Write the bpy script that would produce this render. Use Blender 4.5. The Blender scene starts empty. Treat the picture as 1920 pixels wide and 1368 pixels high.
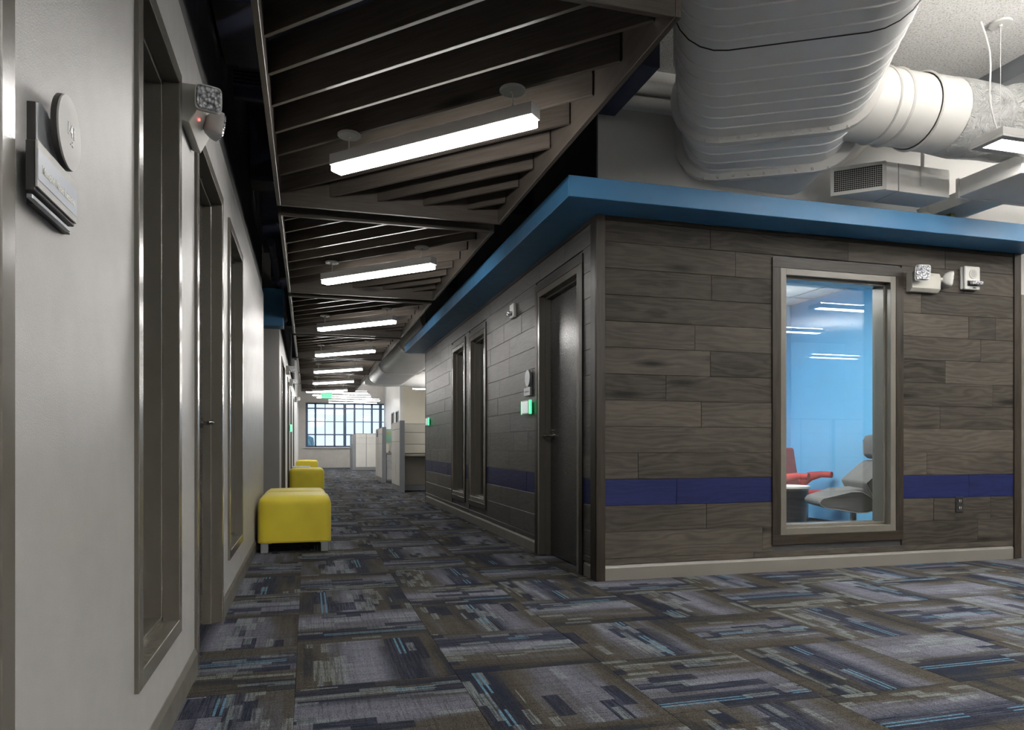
import bpy, bmesh, math, random
from mathutils import Matrix, Vector
random.seed(7)
PI = math.pi
SC = bpy.context.scene
COL = SC.collection

# ------------------------------------------------------------------ camera
CAM_YAW = math.radians(15.8)
cam_d = bpy.data.cameras.new('camera')
cam = bpy.data.objects.new('camera', cam_d)
COL.objects.link(cam)
cam.location = (0, 0, 0.9)
cam.rotation_euler = (PI / 2, 0, -CAM_YAW)
cam_d.sensor_width = 36
cam_d.sensor_fit = 'HORIZONTAL'
cam_d.lens = 36 * 1354 / 1920
cam_d.shift_x = 0
cam_d.shift_y = (836 - 684) / 1920
cam_d.clip_start = 0.02
cam_d.clip_end = 300
SC.camera = cam

# ------------------------------------------------------------------ world, exposure, light strengths
W = bpy.data.worlds.new('world'); SC.world = W
W.use_nodes = True
bg = W.node_tree.nodes['Background']
bg.inputs[0].default_value = (0.62, 0.80, 1.0, 1)
bg.inputs[1].default_value = 0.42
SC.view_settings.view_transform = 'Standard'
SC.view_settings.look = 'None'
SC.view_settings.gamma = 1
SC.view_settings.use_curve_mapping = False
SC.view_settings.exposure = 1.85
LENS_CORRIDOR = 13.0
LENS_OFFICE = 17.0
LENS_ROOM = 9.5
UPLIGHT = 48.0

# ------------------------------------------------------------------ node helper
class NG:
    def __init__(s, name):
        s.m = bpy.data.materials.new(name); s.m.use_nodes = True
        s.t = s.m.node_tree; s.n = s.t.nodes; s.l = s.t.links
        s.b = s.n['Principled BSDF']
    def new(s, typ, **kw):
        nd = s.n.new(typ)
        for k, v in kw.items(): setattr(nd, k, v)
        return nd
    def put(s, sock, v):
        if isinstance(v, bpy.types.NodeSocket): s.l.new(v, sock)
        elif isinstance(v, (tuple, list)):
            sock.default_value = tuple(v) + ((1,) if len(v) == 3 and len(sock.default_value) == 4 else ())
        else: sock.default_value = v
    def math(s, op, a, b=0.0, c=None, clamp=False):
        nd = s.new('ShaderNodeMath', operation=op, use_clamp=clamp)
        s.put(nd.inputs[0], a); s.put(nd.inputs[1], b)
        if c is not None: s.put(nd.inputs[2], c)
        return nd.outputs[0]
    def mix(s, f, a, b, blend='MIX'):
        nd = s.new('ShaderNodeMix', data_type='RGBA', blend_type=blend)
        s.put(nd.inputs[0], f); s.put(nd.inputs[6], a); s.put(nd.inputs[7], b)
        return nd.outputs[2]
    def fmix(s, f, a, b):
        nd = s.new('ShaderNodeMix', data_type='FLOAT')
        s.put(nd.inputs[0], f); s.put(nd.inputs[2], a); s.put(nd.inputs[3], b)
        return nd.outputs[0]
    def xyz(s, x, y, z):
        nd = s.new('ShaderNodeCombineXYZ')
        s.put(nd.inputs[0], x); s.put(nd.inputs[1], y); s.put(nd.inputs[2], z)
        return nd.outputs[0]
    def sep(s, v):
        nd = s.new('ShaderNodeSeparateXYZ'); s.put(nd.inputs[0], v); return nd.outputs
    def noise(s, v, scale=5, detail=2, rough=.5, dist=0, dim='3D', w=None):
        nd = s.new('ShaderNodeTexNoise', noise_dimensions=dim)
        if dim != '1D': s.put(nd.inputs['Vector'], v)
        if w is not None: s.put(nd.inputs['W'], w)
        nd.inputs['Scale'].default_value = scale; nd.inputs['Detail'].default_value = detail
        nd.inputs['Roughness'].default_value = rough; nd.inputs['Distortion'].default_value = dist
        return nd.outputs[0]
    def white(s, v):
        nd = s.new('ShaderNodeTexWhiteNoise', noise_dimensions='3D'); s.put(nd.inputs[0], v); return nd.outputs
    def ramp(s, f, stops, interp='LINEAR'):
        nd = s.new('ShaderNodeValToRGB'); s.put(nd.inputs[0], f)
        cr = nd.color_ramp; cr.interpolation = interp
        while len(cr.elements) < len(stops): cr.elements.new(0.5)
        for e, (p, c) in zip(cr.elements, stops):
            e.position = p; e.color = tuple(c) + (1,) if len(c) == 3 else c
        return nd.outputs[0]
    def maprange(s, v, a, b, c=0.0, d=1.0):
        nd = s.new('ShaderNodeMapRange'); s.put(nd.inputs[0], v)
        for i, q in enumerate((a, b, c, d)): nd.inputs[1 + i].default_value = q
        return nd.outputs[0]
    def bump(s, h, strength=.2, dist=.01):
        nd = s.new('ShaderNodeBump'); s.put(nd.inputs['Height'], h)
        nd.inputs['Strength'].default_value = strength; nd.inputs['Distance'].default_value = dist
        s.l.new(nd.outputs[0], s.b.inputs['Normal'])
    def obj(s): return s.new('ShaderNodeTexCoord').outputs['Object']
    def pos(s): return s.new('ShaderNodeNewGeometry').outputs['Position']
    def rnd(s): return s.new('ShaderNodeObjectInfo').outputs['Random']
    def scl(s, v, x, y, z):
        nd = s.new('ShaderNodeVectorMath', operation='MULTIPLY'); s.put(nd.inputs[0], v); nd.inputs[1].default_value = (x, y, z)
        return nd.outputs[0]
    def add(s, v, w):
        nd = s.new('ShaderNodeVectorMath', operation='ADD'); s.put(nd.inputs[0], v); s.put(nd.inputs[1], w); return nd.outputs[0]
    def base(s, c): s.put(s.b.inputs['Base Color'], c)
    def set(s, **kw):
        for k, v in kw.items(): s.put(s.b.inputs[k.replace('_', ' ')], v)
        return s

def paint(name, col, rough=.4, var=.06, bump=.0, bscale=300, metal=0, spec=.5, coat=0):
    g = NG(name)
    p = g.pos()
    n = g.noise(p, 2.5, 3, .6)
    g.base(g.mix(g.maprange(n, .3, .7), tuple(c * (1 - var) for c in col), tuple(min(1, c * (1 + var)) for c in col)))
    g.put(g.b.inputs['Roughness'], g.maprange(g.noise(p, 9, 2), .3, .7, rough * .9, min(1, rough * 1.1)))
    g.set(Metallic=metal, Specular_IOR_Level=spec, Coat_Weight=coat)
    if bump: g.bump(g.noise(p, bscale, 2, .6), bump, .004)
    return g.m

def wood(name, dark, light, rough=.4, ring=7.0, contrast=1.0, coat=0.0, fine=.55, spec=.32):
    """grain runs along the object's own X axis"""
    g = NG(name)
    r = g.rnd()
    o = g.add(g.obj(), g.xyz(g.math('MULTIPLY', r, 37.0), g.math('MULTIPLY', r, 91.0), g.math('MULTIPLY', r, 53.0)))
    warp = g.noise(g.scl(o, 1.3, 6.5, 6.5), 1.0, 3, .55)
    sx = g.sep(o)
    v = g.math('ADD', g.math('MULTIPLY', sx[2], 20.0), g.math('MULTIPLY', warp, ring))
    rings = g.math('SINE', g.math('MULTIPLY', v, 6.5))
    cath = g.maprange(rings, -1, 1)
    fib = g.noise(g.scl(o, 5, 130, 130), 1.0, 3, .65)
    blotch = g.noise(g.scl(o, 1.6, 5, 5), 1.0, 3, .5)
    f = g.math('ADD', g.math('MULTIPLY', cath, .15 * contrast), g.math('ADD', g.math('MULTIPLY', fib, fine), g.math('MULTIPLY', blotch, .45)))
    f = g.math('ADD', f, g.maprange(r, 0, 1, -.16, .16))
    c = g.ramp(g.maprange(f, .25, 1.0), [(0, dark), (.5, tuple((a + b) / 2 for a, b in zip(dark, light))), (1, light)])
    knot = g.new('ShaderNodeTexVoronoi'); g.put(knot.inputs[0], g.scl(o, 1.1, 6, 6)); knot.inputs['Scale'].default_value = 1.0
    kf = g.maprange(knot.outputs[0], .05, .2)
    c = g.mix(kf, tuple(x * .55 for x in dark), c)
    g.base(c)
    g.put(g.b.inputs['Roughness'], g.maprange(fib, .3, .7, rough * .85, rough * 1.2))
    g.set(Coat_Weight=coat, Coat_Roughness=.25, Specular_IOR_Level=spec)
    g.bump(g.math('ADD', fib, g.math('MULTIPLY', cath, .3)), .25, .0015)
    return g.m

def emit(name, col, st):
    g = NG(name)
    g.base((.8, .8, .8)); g.set(Emission_Color=col, Emission_Strength=st)
    return g.m

M = {}
M['wall'] = paint('warm_grey_wall_paint', (.345, .342, .336), .36, .03, .30, 420)
M['wall_dark'] = paint('dark_upper_paint', (.055, .054, .056), .55, .1, .1, 200)
M['white_wall'] = paint('white_wall_paint', (.60, .59, .57), .5, .03, .1, 300)
M['beige_wall'] = paint('beige_wall_paint', (.62, .58, .48), .5, .03)
M['alcove'] = paint('alcove_grey_paint', (.30, .29, .275), .5, .04, .12, 300)
M['frame'] = paint('taupe_frame_enamel', (.118, .109, .092), .24, .04, .05, 150)
M['base'] = paint('taupe_baseboard', (.115, .108, .095), .4, .05)
M['base_l'] = paint('light_taupe_baseboard', (.135, .128, .112), .4, .05)
M['blue'] = paint('blue_canopy_paint', (.047, .185, .365), .45, .05)
M['room_blue'] = paint('sky_blue_wall_paint', (.18, .50, .80), .5, .03)
M['navy'] = paint('navy_ceiling_paint', (.022, .026, .055), .6, .2)
M['duct'] = paint('painted_duct_grey_white', (.80, .80, .79), .42, .05, .04, 60)
M['duct_w'] = paint('painted_duct_white', (.68, .67, .64), .42, .04, .04, 60)
M['rib'] = paint('bright_duct_rib', (.86, .86, .84), .4, .03)
M['white'] = paint('white_plastic', (.48, .48, .46), .35, .03)
M['cream'] = paint('cream_plastic', (.40, .395, .35), .4, .03)
M['grey_metal'] = paint('grey_powder_coat', (.17, .18, .20), .45, .05)
M['lt_metal'] = paint('light_grey_metal', (.50, .50, .49), .35, .05)
M['alu'] = paint('satin_aluminium', (.48, .49, .50), .3, .05, metal=1)
M['chrome'] = paint('dark_chrome', (.42, .40, .38), .16, .05, metal=1)
M['leg'] = paint('grey_leg_metal', (.38, .40, .43), .35, .05, metal=.6)
M['black'] = paint('black_plastic', (.014, .013, .013), .35, .1)
M['sign_dark'] = paint('dark_sign_plate', (.045, .042, .04), .35, .1, .1, 200)
M['sign_silver'] = paint('brushed_sign_silver', (.50, .50, .49), .55, .04, metal=.1)
M['sign_blue'] = paint('pale_blue_insert', (.43, .47, .54), .4, .03)
M['mint'] = paint('mint_poster', (.30, .55, .42), .6, .08)
M['paper'] = paint('paper_white', (.78, .77, .72), .6, .03)
M['orange'] = paint('poster_orange', (.7, .35, .12), .6, .03)
M['purple'] = paint('purple_banner', (.085, .075, .36), .5, .05)
M['panel_fab'] = paint('cubicle_panel_fabric', (.60, .575, .50), .8, .05, .3, 900)
M['panel_fab_w'] = paint('cubicle_panel_pale', (.60, .59, .56), .8, .05, .3, 900)
M['cub_metal'] = paint('cubicle_grey_trim', (.22, .23, .25), .4, .04)
M['worktop'] = paint('taupe_worktop', (.30, .27, .23), .4, .05)
M['red'] = paint('red_upholstery', (.42, .035, .035), .75, .1, .4, 900)
M['grey_fab'] = paint('grey_wool_upholstery', (.135, .128, .120), .85, .15, .5, 700)
M['piping'] = paint('pale_piping', (.30, .29, .28), .7, .05)
M['yellow_pipe'] = paint('yellow_seam', (.42, .34, .02), .7, .05)
M['brass'] = paint('brass_valve', (.32, .28, .05), .4, .1)
M['cable'] = paint('white_cable', (.62, .62, .60), .5, .03)
M['foliage'] = paint('hazy_foliage', (.16, .26, .30), .9, .3)
M['carpet_edge'] = paint('plain_dark_floor', (.03, .03, .032), .5, .1)
M['mullion'] = paint('blue_steel_mullion', (.045, .075, .13), .4, .05)
M['brick'] = paint('painted_brick', (.46, .44, .41), .6, .08, .1, 120)
M['plank'] = wood('weathered_grey_oak', (.016, .014, .012), (.088, .077, .064), .52, 7, 1.25, .0, spec=.12)
M['plank_side'] = wood('weathered_grey_oak_lacquered', (.016, .015, .0145), (.080, .075, .068), .42, 7, 1.4, .0, spec=.5)
M['plank_blue'] = wood('blue_stained_oak', (.007, .010, .045), (.016, .023, .100), .45, 7, .8, .0, spec=.15)
M['casing'] = wood('dark_walnut_casing', (.004, .0035, .003), (.038, .029, .021), .36, 6, 1.2, .05, spec=.22)
M['slat'] = wood('espresso_slat_wood', (.034, .028, .023), (.125, .105, .088), .40, 3, .5, .3, .8)
M['door_dark'] = wood('charcoal_door_veneer', (.024, .022, .021), (.042, .039, .036), .28, 2, .3, .4, .4)
M['lens'] = emit('corridor_lamp_diffuser', (1.0, .97, .93), LENS_CORRIDOR)
M['lens_o'] = emit('office_lamp_diffuser', (1.0, .97, .92), LENS_OFFICE)
M['lens_soft'] = emit('soft_uplight_diffuser', (1.0, .97, .92), 30.0)
M['lens_far'] = emit('far_lamp_diffuser', (1.0, .98, .95), 12.0)
M['lens_up'] = emit('uplight_diffuser', (1.0, .97, .92), UPLIGHT)
M['lens_r'] = emit('room_lamp_diffuser', (1.0, .98, .95), LENS_ROOM)
M['green_glow'] = emit('green_light_bar', (.01, 1.0, .28), .45)
M['screen'] = emit('panel_screen', (.55, .65, .68), .12)
M['red_led'] = emit('red_led', (1, .05, .05), 1.5)
M['exit_green'] = emit('exit_sign_green', (.03, .8, .35), .4)

def m_glass(name, tint, ior=1.5, boost=1.0):
    g = NG(name); t = g.t
    out = g.n['Material Output']
    fr = g.new('ShaderNodeFresnel'); bf = g.new('ShaderNodeNewGeometry').outputs['Backfacing']
    g.put(fr.inputs[0], g.fmix(bf, ior, 1.0 / ior))     # a thin pane: the same reflectance at both faces
    tr = g.new('ShaderNodeBsdfTransparent'); tr.inputs[0].default_value = tint + (1,)
    gl = g.new('ShaderNodeBsdfGlossy'); gl.inputs['Roughness'].default_value = 0.0
    gl.inputs[0].default_value = (1, 1, 1, 1)
    mx = g.new('ShaderNodeMixShader')
    g.l.new(g.math('MULTIPLY', fr.outputs[0], boost, clamp=True), mx.inputs[0])
    g.l.new(tr.outputs[0], mx.inputs[1]); g.l.new(gl.outputs[0], mx.inputs[2])
    g.l.new(mx.outputs[0], out.inputs[0])
    return g.m
M['glass_far'] = m_glass('far_window_glazing', (.97, .98, .98), 1.5, .35)
M['glass'] = m_glass('clear_glazing', (.96, .98, .97), 1.5, 1.6)
M['glass_dark'] = m_glass('dim_office_glazing', (.55, .62, .60), 1.5, 1.0)

def m_ceiling():
    g = NG('sprayed_acoustic_ceiling'); p = g.pos()
    n = g.noise(p, 85, 4, .75)
    g.base(g.ramp(g.maprange(n, .33, .62), [(0, (.26, .255, .24)), (.35, (.66, .65, .63)), (1, (.84, .83, .81))]))
    g.set(Roughness=.9); g.bump(n, 1.0, .02)
    return g.m
M['ceiling'] = m_ceiling()

def m_facet():
    g = NG('faceted_lamp_lens'); p = g.obj()
    v = g.new('ShaderNodeTexVoronoi'); g.put(v.inputs[0], p); v.inputs['Scale'].default_value = 75
    g.base(g.ramp(v.outputs[0], [(0, (.9, .92, .95)), (.55, (.55, .57, .6)), (1, (.06, .06, .07))]))
    g.set(Roughness=.08, Metallic=.5); g.bump(v.outputs[0], 1.0, .01)
    return g.m
M['facet'] = m_facet()

def m_yellow():
    g = NG('yellow_upholstery'); p = g.pos()
    n = g.noise(p, 700, 2, .6); w = g.noise(p, 3, 2)
    g.base(g.mix(g.maprange(w, .3, .7), (.62, .50, .020), (.74, .61, .030)))
    g.set(Roughness=.55, Sheen_Weight=.25); g.bump(n, .35, .003)
    return g.m
M['yellow'] = m_yellow()

def m_ribbed():
    g = NG('crinkled_foil_jacket'); p = g.pos()
    n = g.noise(p, 9, 4, .7, 2.0)
    g.base((.62, .62, .61)); g.set(Roughness=.32, Metallic=.15)
    g.bump(n, 1.0, .07)
    return g.m
M['foil'] = m_ribbed()

def m_tile():
    g = NG('acoustic_tile'); p = g.pos()
    g.base(g.mix(g.maprange(g.noise(p, 200, 2), .4, .6), (.60, .60, .60), (.72, .72, .72))); g.set(Roughness=.85)
    return g.m
M['tile'] = m_tile()

TILE = .61; TX0 = -.045; TY0 = 2.80
def m_carpet():
    g = NG('quarter_turned_carpet'); P = g.sep(g.pos())
    x = g.math('DIVIDE', g.math('SUBTRACT', P[0], TX0), TILE)
    y = g.math('DIVIDE', g.math('SUBTRACT', P[1], TY0), TILE)
    ix = g.math('FLOOR', x); iy = g.math('FLOOR', y)
    u = g.math('FRACT', x); v = g.math('FRACT', y)
    par = g.math('PINGPONG', g.math('ADD', ix, iy), 1.0)      # 0 / 1 chequer: each tile turned a quarter
    a = g.fmix(par, u, v)                                      # across the stripes
    b = g.fmix(par, v, u)                                      # along the stripes
    rr = g.white(g.xyz(ix, iy, 3.3)); rv = rr[0]
    r1 = g.math('MULTIPLY', rv, 61.0)
    # slow colour bands: brown selvedges, lavender middle
    n1 = g.noise(g.xyz(g.math('ADD', g.math('MULTIPLY', a, 4.0), r1), g.math('MULTIPLY', b, .6), r1), 1.0, 2, .6)
    n1f = g.noise(g.xyz(g.math('ADD', g.math('MULTIPLY', a, 45.0), r1), g.math('MULTIPLY', b, 1.2), r1), 1.0, 3, .7)
    c0 = g.math('ADD', .38, g.math('MULTIPLY', g.white(g.xyz(iy, 2.2, ix))[0], .3))
    cen = g.maprange(g.math('ABSOLUTE', g.math('SUBTRACT', a, c0)), .02, .42, 1.0, 0.0)
    f = g.math('ADD', g.math('MULTIPLY', cen, .55), g.math('ADD', g.math('MULTIPLY', g.math('SUBTRACT', n1, .5), 1.3), g.math('MULTIPLY', n1f, .50)))
    base = g.ramp(g.maprange(f, -.02, 1.0), [(0, (.022, .030, .050)), (.14, (.045, .046, .050)), (.26, (.088, .076, .058)),
                 (.40, (.105, .094, .078)), (.56, (.135, .134, .150)), (.74, (.195, .200, .255)), (1, (.27, .28, .34))])
    yarn = g.noise(g.xyz(g.math('MULTIPLY', a, 95.0), g.math('MULTIPLY', b, 2.5), r1), 1.0, 2, .8)
    yarn2 = g.noise(g.xyz(g.math('MULTIPLY', a, 2.0), g.math('MULTIPLY', b, 70.0), r1), 1.0, 2, .8)
    # navy bar beside the middle, broken into blocks
    def cells(na, nb, seed):
        ca = g.math('FLOOR', g.math('MULTIPLY', a, na))
        bb = g.math('FLOOR', g.math('ADD', g.math('MULTIPLY', b, nb), g.math('MULTIPLY', g.white(g.xyz(ca, g.math('ADD', ix, seed), iy))[0], 4.0)))
        return g.white(g.xyz(g.math('ADD', ca, seed), bb, g.math('ADD', g.math('MULTIPLY', ix, 3.7), g.math('MULTIPLY', iy, 17.3))))[0]
    npos = g.math('ADD', .12, g.math('MULTIPLY', g.white(g.xyz(ix, 7.7, iy))[0], .76))
    dn_ = g.math('ABSOLUTE', g.math('SUBTRACT', a, npos))
    nz = g.math('MULTIPLY', g.maprange(dn_, .08, .19, 1.0, 0.0), g.math('GREATER_THAN', cells(8.0, 2.4, 3.0), .15))
    nz2 = g.math('GREATER_THAN', cells(10.0, 3.0, 11.0), .88)
    col = g.mix(g.math('MULTIPLY', g.math('MAXIMUM', nz, nz2), g.maprange(yarn, .34, .60, .55, 1.0)), base, (.014, .021, .050))
    # pale yarn dashes
    ppos = g.math('ADD', .08, g.math('MULTIPLY', g.white(g.xyz(9.1, ix, iy))[0], .84))
    pz = g.maprange(g.math('ABSOLUTE', g.math('SUBTRACT', a, ppos)), .06, .20, 1.0, 0.0)
    cell2 = cells(18.0, 4.5, 5.0)
    pale = g.math('MULTIPLY', g.math('GREATER_THAN', g.math('ADD', cell2, g.math('MULTIPLY', pz, .42)), .93), g.maprange(yarn, .42, .54, .15, 1.0))
    col = g.mix(g.math('MULTIPLY', pale, .62), col, (.34, .39, .39))
    # fine light-blue pair of yarns in the navy bar of some tiles
    line = g.math('MULTIPLY', g.math('LESS_THAN', g.math('ABSOLUTE', g.math('SUBTRACT', dn_, .018)), .0075), g.math('GREATER_THAN', g.noise(g.xyz(r1, g.math('MULTIPLY', b, 2.2), 1.0), 1.0, 0), .47))
    col = g.mix(g.math('MULTIPLY', line, .8), col, (.17, .36, .50))
    # cross weave and loop relief
    col = g.mix(g.math('MULTIPLY', g.maprange(yarn2, .50, .66), .40), col, (.020, .020, .024), 'MIX')
    loop = g.new('ShaderNodeTexVoronoi'); g.put(loop.inputs[0], g.scl(g.pos(), 210, 210, 1)); loop.inputs['Scale'].default_value = 1.0
    lf = g.maprange(loop.outputs[0], .15, .75, 1.25, .6)
    mul = g.new('ShaderNodeVectorMath', operation='SCALE'); g.put(mul.inputs[0], col); g.put(mul.inputs['Scale'], g.math('MULTIPLY', lf, .60))
    g.base(mul.outputs[0]); g.set(Roughness=.92, Specular_IOR_Level=.15)
    g.bump(loop.outputs[0], .5, .004)
    return g.m
M['carpet'] = m_carpet()

# ------------------------------------------------------------------ mesh helpers
def bx(bm, x0, x1, y0, y1, z0, z1, bev=0.0, seg=1, mat=None):
    tmp = bmesh.new()
    bmesh.ops.create_cube(tmp, size=1)
    for v in tmp.verts:
        v.co = Vector(((x0 + x1) / 2 + v.co.x * (x1 - x0), (y0 + y1) / 2 + v.co.y * (y1 - y0), (z0 + z1) / 2 + v.co.z * (z1 - z0)))
    if bev: bmesh.ops.bevel(tmp, geom=tmp.edges[:], offset=bev, segments=seg, affect='EDGES', profile=.5)
    if mat is not None: bmesh.ops.transform(tmp, matrix=mat, verts=tmp.verts)
    me = bpy.data.meshes.new('tmp'); tmp.to_mesh(me); tmp.free()
    bm.from_mesh(me); bpy.data.meshes.remove(me)
    return bm
def BX(*a, **k): return bx(bmesh.new(), *a, **k)

def frame_of(d):
    d = Vector(d).normalized()
    up = Vector((0, 0, 1)) if abs(d.z) < .95 else Vector((1, 0, 0))
    s = d.cross(up).normalized(); u = s.cross(d).normalized()
    return s, u
def sweep(bm, path, prof, closed_prof=True, caps=True):
    """prof: list of (side, up) or function i -> list; path: list of points"""
    path = [Vector(p) for p in path]; rows = []
    for i, p in enumerate(path):
        if i == 0: d = path[1] - p
        elif i == len(path) - 1: d = p - path[i - 1]
        else: d = (path[i + 1] - p).normalized() + (p - path[i - 1]).normalized()
        s, u = frame_of(d)
        k = 1.0
        if 0 < i < len(path) - 1:
            c = d.normalized().dot((path[i + 1] - p).normalized()); k = 1 / max(c, .5)
        pr = prof(i) if callable(prof) else prof
        rows.append([bm.verts.new(p + s * a * k + u * b) for a, b in pr])
    n = len(rows[0])
    for i in range(len(rows) - 1):
        for j in range(n if closed_prof else n - 1):
            bm.faces.new((rows[i][j], rows[i][(j + 1) % n], rows[i + 1][(j + 1) % n], rows[i + 1][j]))
    if caps and closed_prof:
        bm.faces.new(rows[0][::-1]); bm.faces.new(rows[-1])
    bmesh.ops.recalc_face_normals(bm, faces=bm.faces[:])
    return bm
def circ(r, n=12): return [(r * math.cos(2 * PI * k / n), r * math.sin(2 * PI * k / n)) for k in range(n)]
def tube(bm, path, r, n=10): return sweep(bm, path, circ(r, n))
def TUBE(path, r, n=10): return tube(bmesh.new(), path, r, n)
def cyl(bm, c, r, h, n=24, axis='Z', r2=None, bev=0):
    tmp = bmesh.new()
    bmesh.ops.create_cone(tmp, cap_ends=True, segments=n, radius1=r, radius2=r if r2 is None else r2, depth=h)
    if bev:
        es = [e for e in tmp.edges if abs(e.verts[0].co.z - e.verts[1].co.z) < 1e-6]
        bmesh.ops.bevel(tmp, geom=es, offset=bev, segments=2, affect='EDGES')
    rot = {'Z': Matrix(), 'X': Matrix.Rotation(PI / 2, 4, 'Y'), 'Y': Matrix.Rotation(PI / 2, 4, 'X')}[axis]
    bmesh.ops.transform(tmp, matrix=Matrix.Translation(c) @ rot, verts=tmp.verts)
    me = bpy.data.meshes.new('tmp'); tmp.to_mesh(me); tmp.free(); bm.from_mesh(me); bpy.data.meshes.remove(me)
    return bm
def prism(bm, pts, fn, t0, t1, bev=0, seg=1):
    """polygon pts (a,b) extruded from t0 to t1; fn(a,b,t) -> xyz"""
    tmp = bmesh.new()
    A = [tmp.verts.new(fn(a, b, t0)) for a, b in pts]; B = [tmp.verts.new(fn(a, b, t1)) for a, b in pts]
    n = len(pts)
    tmp.faces.new(A); tmp.faces.new(B[::-1])
    for i in range(n): tmp.faces.new((A[i], B[i], B[(i + 1) % n], A[(i + 1) % n]))
    bmesh.ops.recalc_face_normals(tmp, faces=tmp.faces[:])
    if bev: bmesh.ops.bevel(tmp, geom=tmp.edges[:], offset=bev, segments=seg, affect='EDGES', profile=.5)
    me = bpy.data.meshes.new('tmp'); tmp.to_mesh(me); tmp.free(); bm.from_mesh(me); bpy.data.meshes.remove(me)
    return bm

def mesh_of(name, bm, m, smooth=None):
    me = bpy.data.meshes.new(name)
    bmesh.ops.recalc_face_normals(bm, faces=bm.faces[:])
    bm.to_mesh(me); bm.free()
    if m is not None: me.materials.append(m)
    if smooth is not None:
        me.polygons.foreach_set('use_smooth', [True] * len(me.polygons))
        try: me.set_sharp_from_angle(angle=math.radians(smooth))
        except Exception: pass
    return me
def wm(o):
    m = o.matrix_basis.copy() if o.parent is None else wm(o.parent) @ o.matrix_parent_inverse @ o.matrix_basis
    return m
def link(name, data, parent=None, loc=(0, 0, 0), rot=(0, 0, 0), label=None, kind=None):
    o = bpy.data.objects.new(name, data); COL.objects.link(o)
    o.location = loc; o.rotation_euler = rot
    if parent is not None:
        o.parent = parent; o.matrix_parent_inverse = wm(parent).inverted()
    if label: o['label'] = label
    if kind: o['kind'] = kind
    return o
def obj(name, bm, m, parent=None, smooth=None, label=None, kind=None, loc=(0, 0, 0), rot=(0, 0, 0)):
    return link(name, mesh_of(name, bm, m, smooth), parent, loc, rot, label, kind)
def struct(name, bm, m, label, parent=None, smooth=None, cat=None):
    o = obj(name, bm, m, parent, smooth)
    if parent is None:
        o['kind'] = 'structure'; o['label'] = label; o['category'] = cat or name.split('_')[0]
    return o
def thing(name, label, cat, loc=(0, 0, 0), rotz=0, group=None):
    o = bpy.data.objects.new(name, None); COL.objects.link(o)
    o.empty_display_size = .1
    o.location = loc; o.rotation_euler = (0, 0, rotz); o['label'] = label; o['category'] = cat
    if group: o['group'] = group
    return o
def tag(o, label, cat, group=None):
    o['label'] = label; o['category'] = cat
    if group: o['group'] = group
    return o
def kids(o): return [c for c in COL.objects if c.parent == o]
def dup(root, offset, label, rotz=None, group=None):
    tree = {}
    for c in COL.objects:
        if c.parent is not None: tree.setdefault(c.parent.name, []).append(c)
    def cp(o, par):
        c = o.copy(); COL.objects.link(c)
        if par is not None:
            c.parent = par; c.matrix_parent_inverse = o.matrix_parent_inverse.copy()
        for ch in tree.get(o.name, []): cp(ch, c)
        return c
    r = cp(root, None)
    r.location = Vector(root.location) + Vector(offset)
    if rotz is not None: r.rotation_euler.z = rotz
    r['label'] = label
    if group: r['group'] = group
    return r
def text(name, body, size, m, parent, loc, rot, ext=.0008, align='CENTER', sx=1.0, label=None):
    cu = bpy.data.curves.new('t', 'FONT'); cu.body = body; cu.size = size; cu.extrude = ext
    cu.align_x = align; cu.align_y = 'CENTER'; cu.resolution_u = 3; cu.offset = .0005 if size < .04 else 0
    t = bpy.data.objects.new('t', cu); COL.objects.link(t)
    dg = bpy.context.evaluated_depsgraph_get()
    me = bpy.data.meshes.new_from_object(t.evaluated_get(dg))
    bpy.data.objects.remove(t); bpy.data.curves.remove(cu)
    me.transform(Matrix.Diagonal((sx, 1, 1, 1)))
    me.materials.clear(); me.materials.append(m)
    return link(name, me, parent, loc, rot, label)
def board(name, m, p0, p1, w, t, parent, side=None, bev=.0015, label=None):
    """board from p0 to p1: w wide along `side`, t thick; own X axis runs along the grain"""
    p0 = Vector(p0); p1 = Vector(p1); d = p1 - p0; L = d.length; d.normalize()
    s = Vector(side).normalized(); nrm = d.cross(s)
    me = mesh_of(name, BX(-L / 2, L / 2, -t / 2, t / 2, -w / 2, w / 2, bev=bev), m)
    o = bpy.data.objects.new(name, me); COL.objects.link(o)
    R = Matrix((d, -nrm, s)).transposed().to_4x4()
    o.matrix_basis = Matrix.Translation((p0 + p1) / 2) @ R
    if parent is not None:
        o.parent = parent; o.matrix_parent_inverse = wm(parent).inverted()
    if label: o['label'] = label
    return o

# ------------------------------------------------------------------ wall with openings (axis-aligned boxes around holes)
def wall_boxes(bm, axis, c0, c1, a0, a1, z0, z1, holes=()):
    """axis 'Y': wall runs along Y, between x=c0..c1; axis 'X': runs along X, between y=c0..c1; holes (h0,h1,z0,z1)"""
    def add(p, q, lo, hi):
        if q - p < 1e-4 or hi - lo < 1e-4: return
        if axis == 'Y': bx(bm, c0, c1, p, q, lo, hi)
        else: bx(bm, p, q, c0, c1, lo, hi)
    cur = a0
    for h in sorted(holes):
        add(cur, h[0], z0, z1); add(h[0], h[1], z0, h[2]); add(h[0], h[1], h[3], z1); cur = h[1]
    add(cur, a1, z0, z1)
    return bm

CEIL = 3.46
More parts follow.
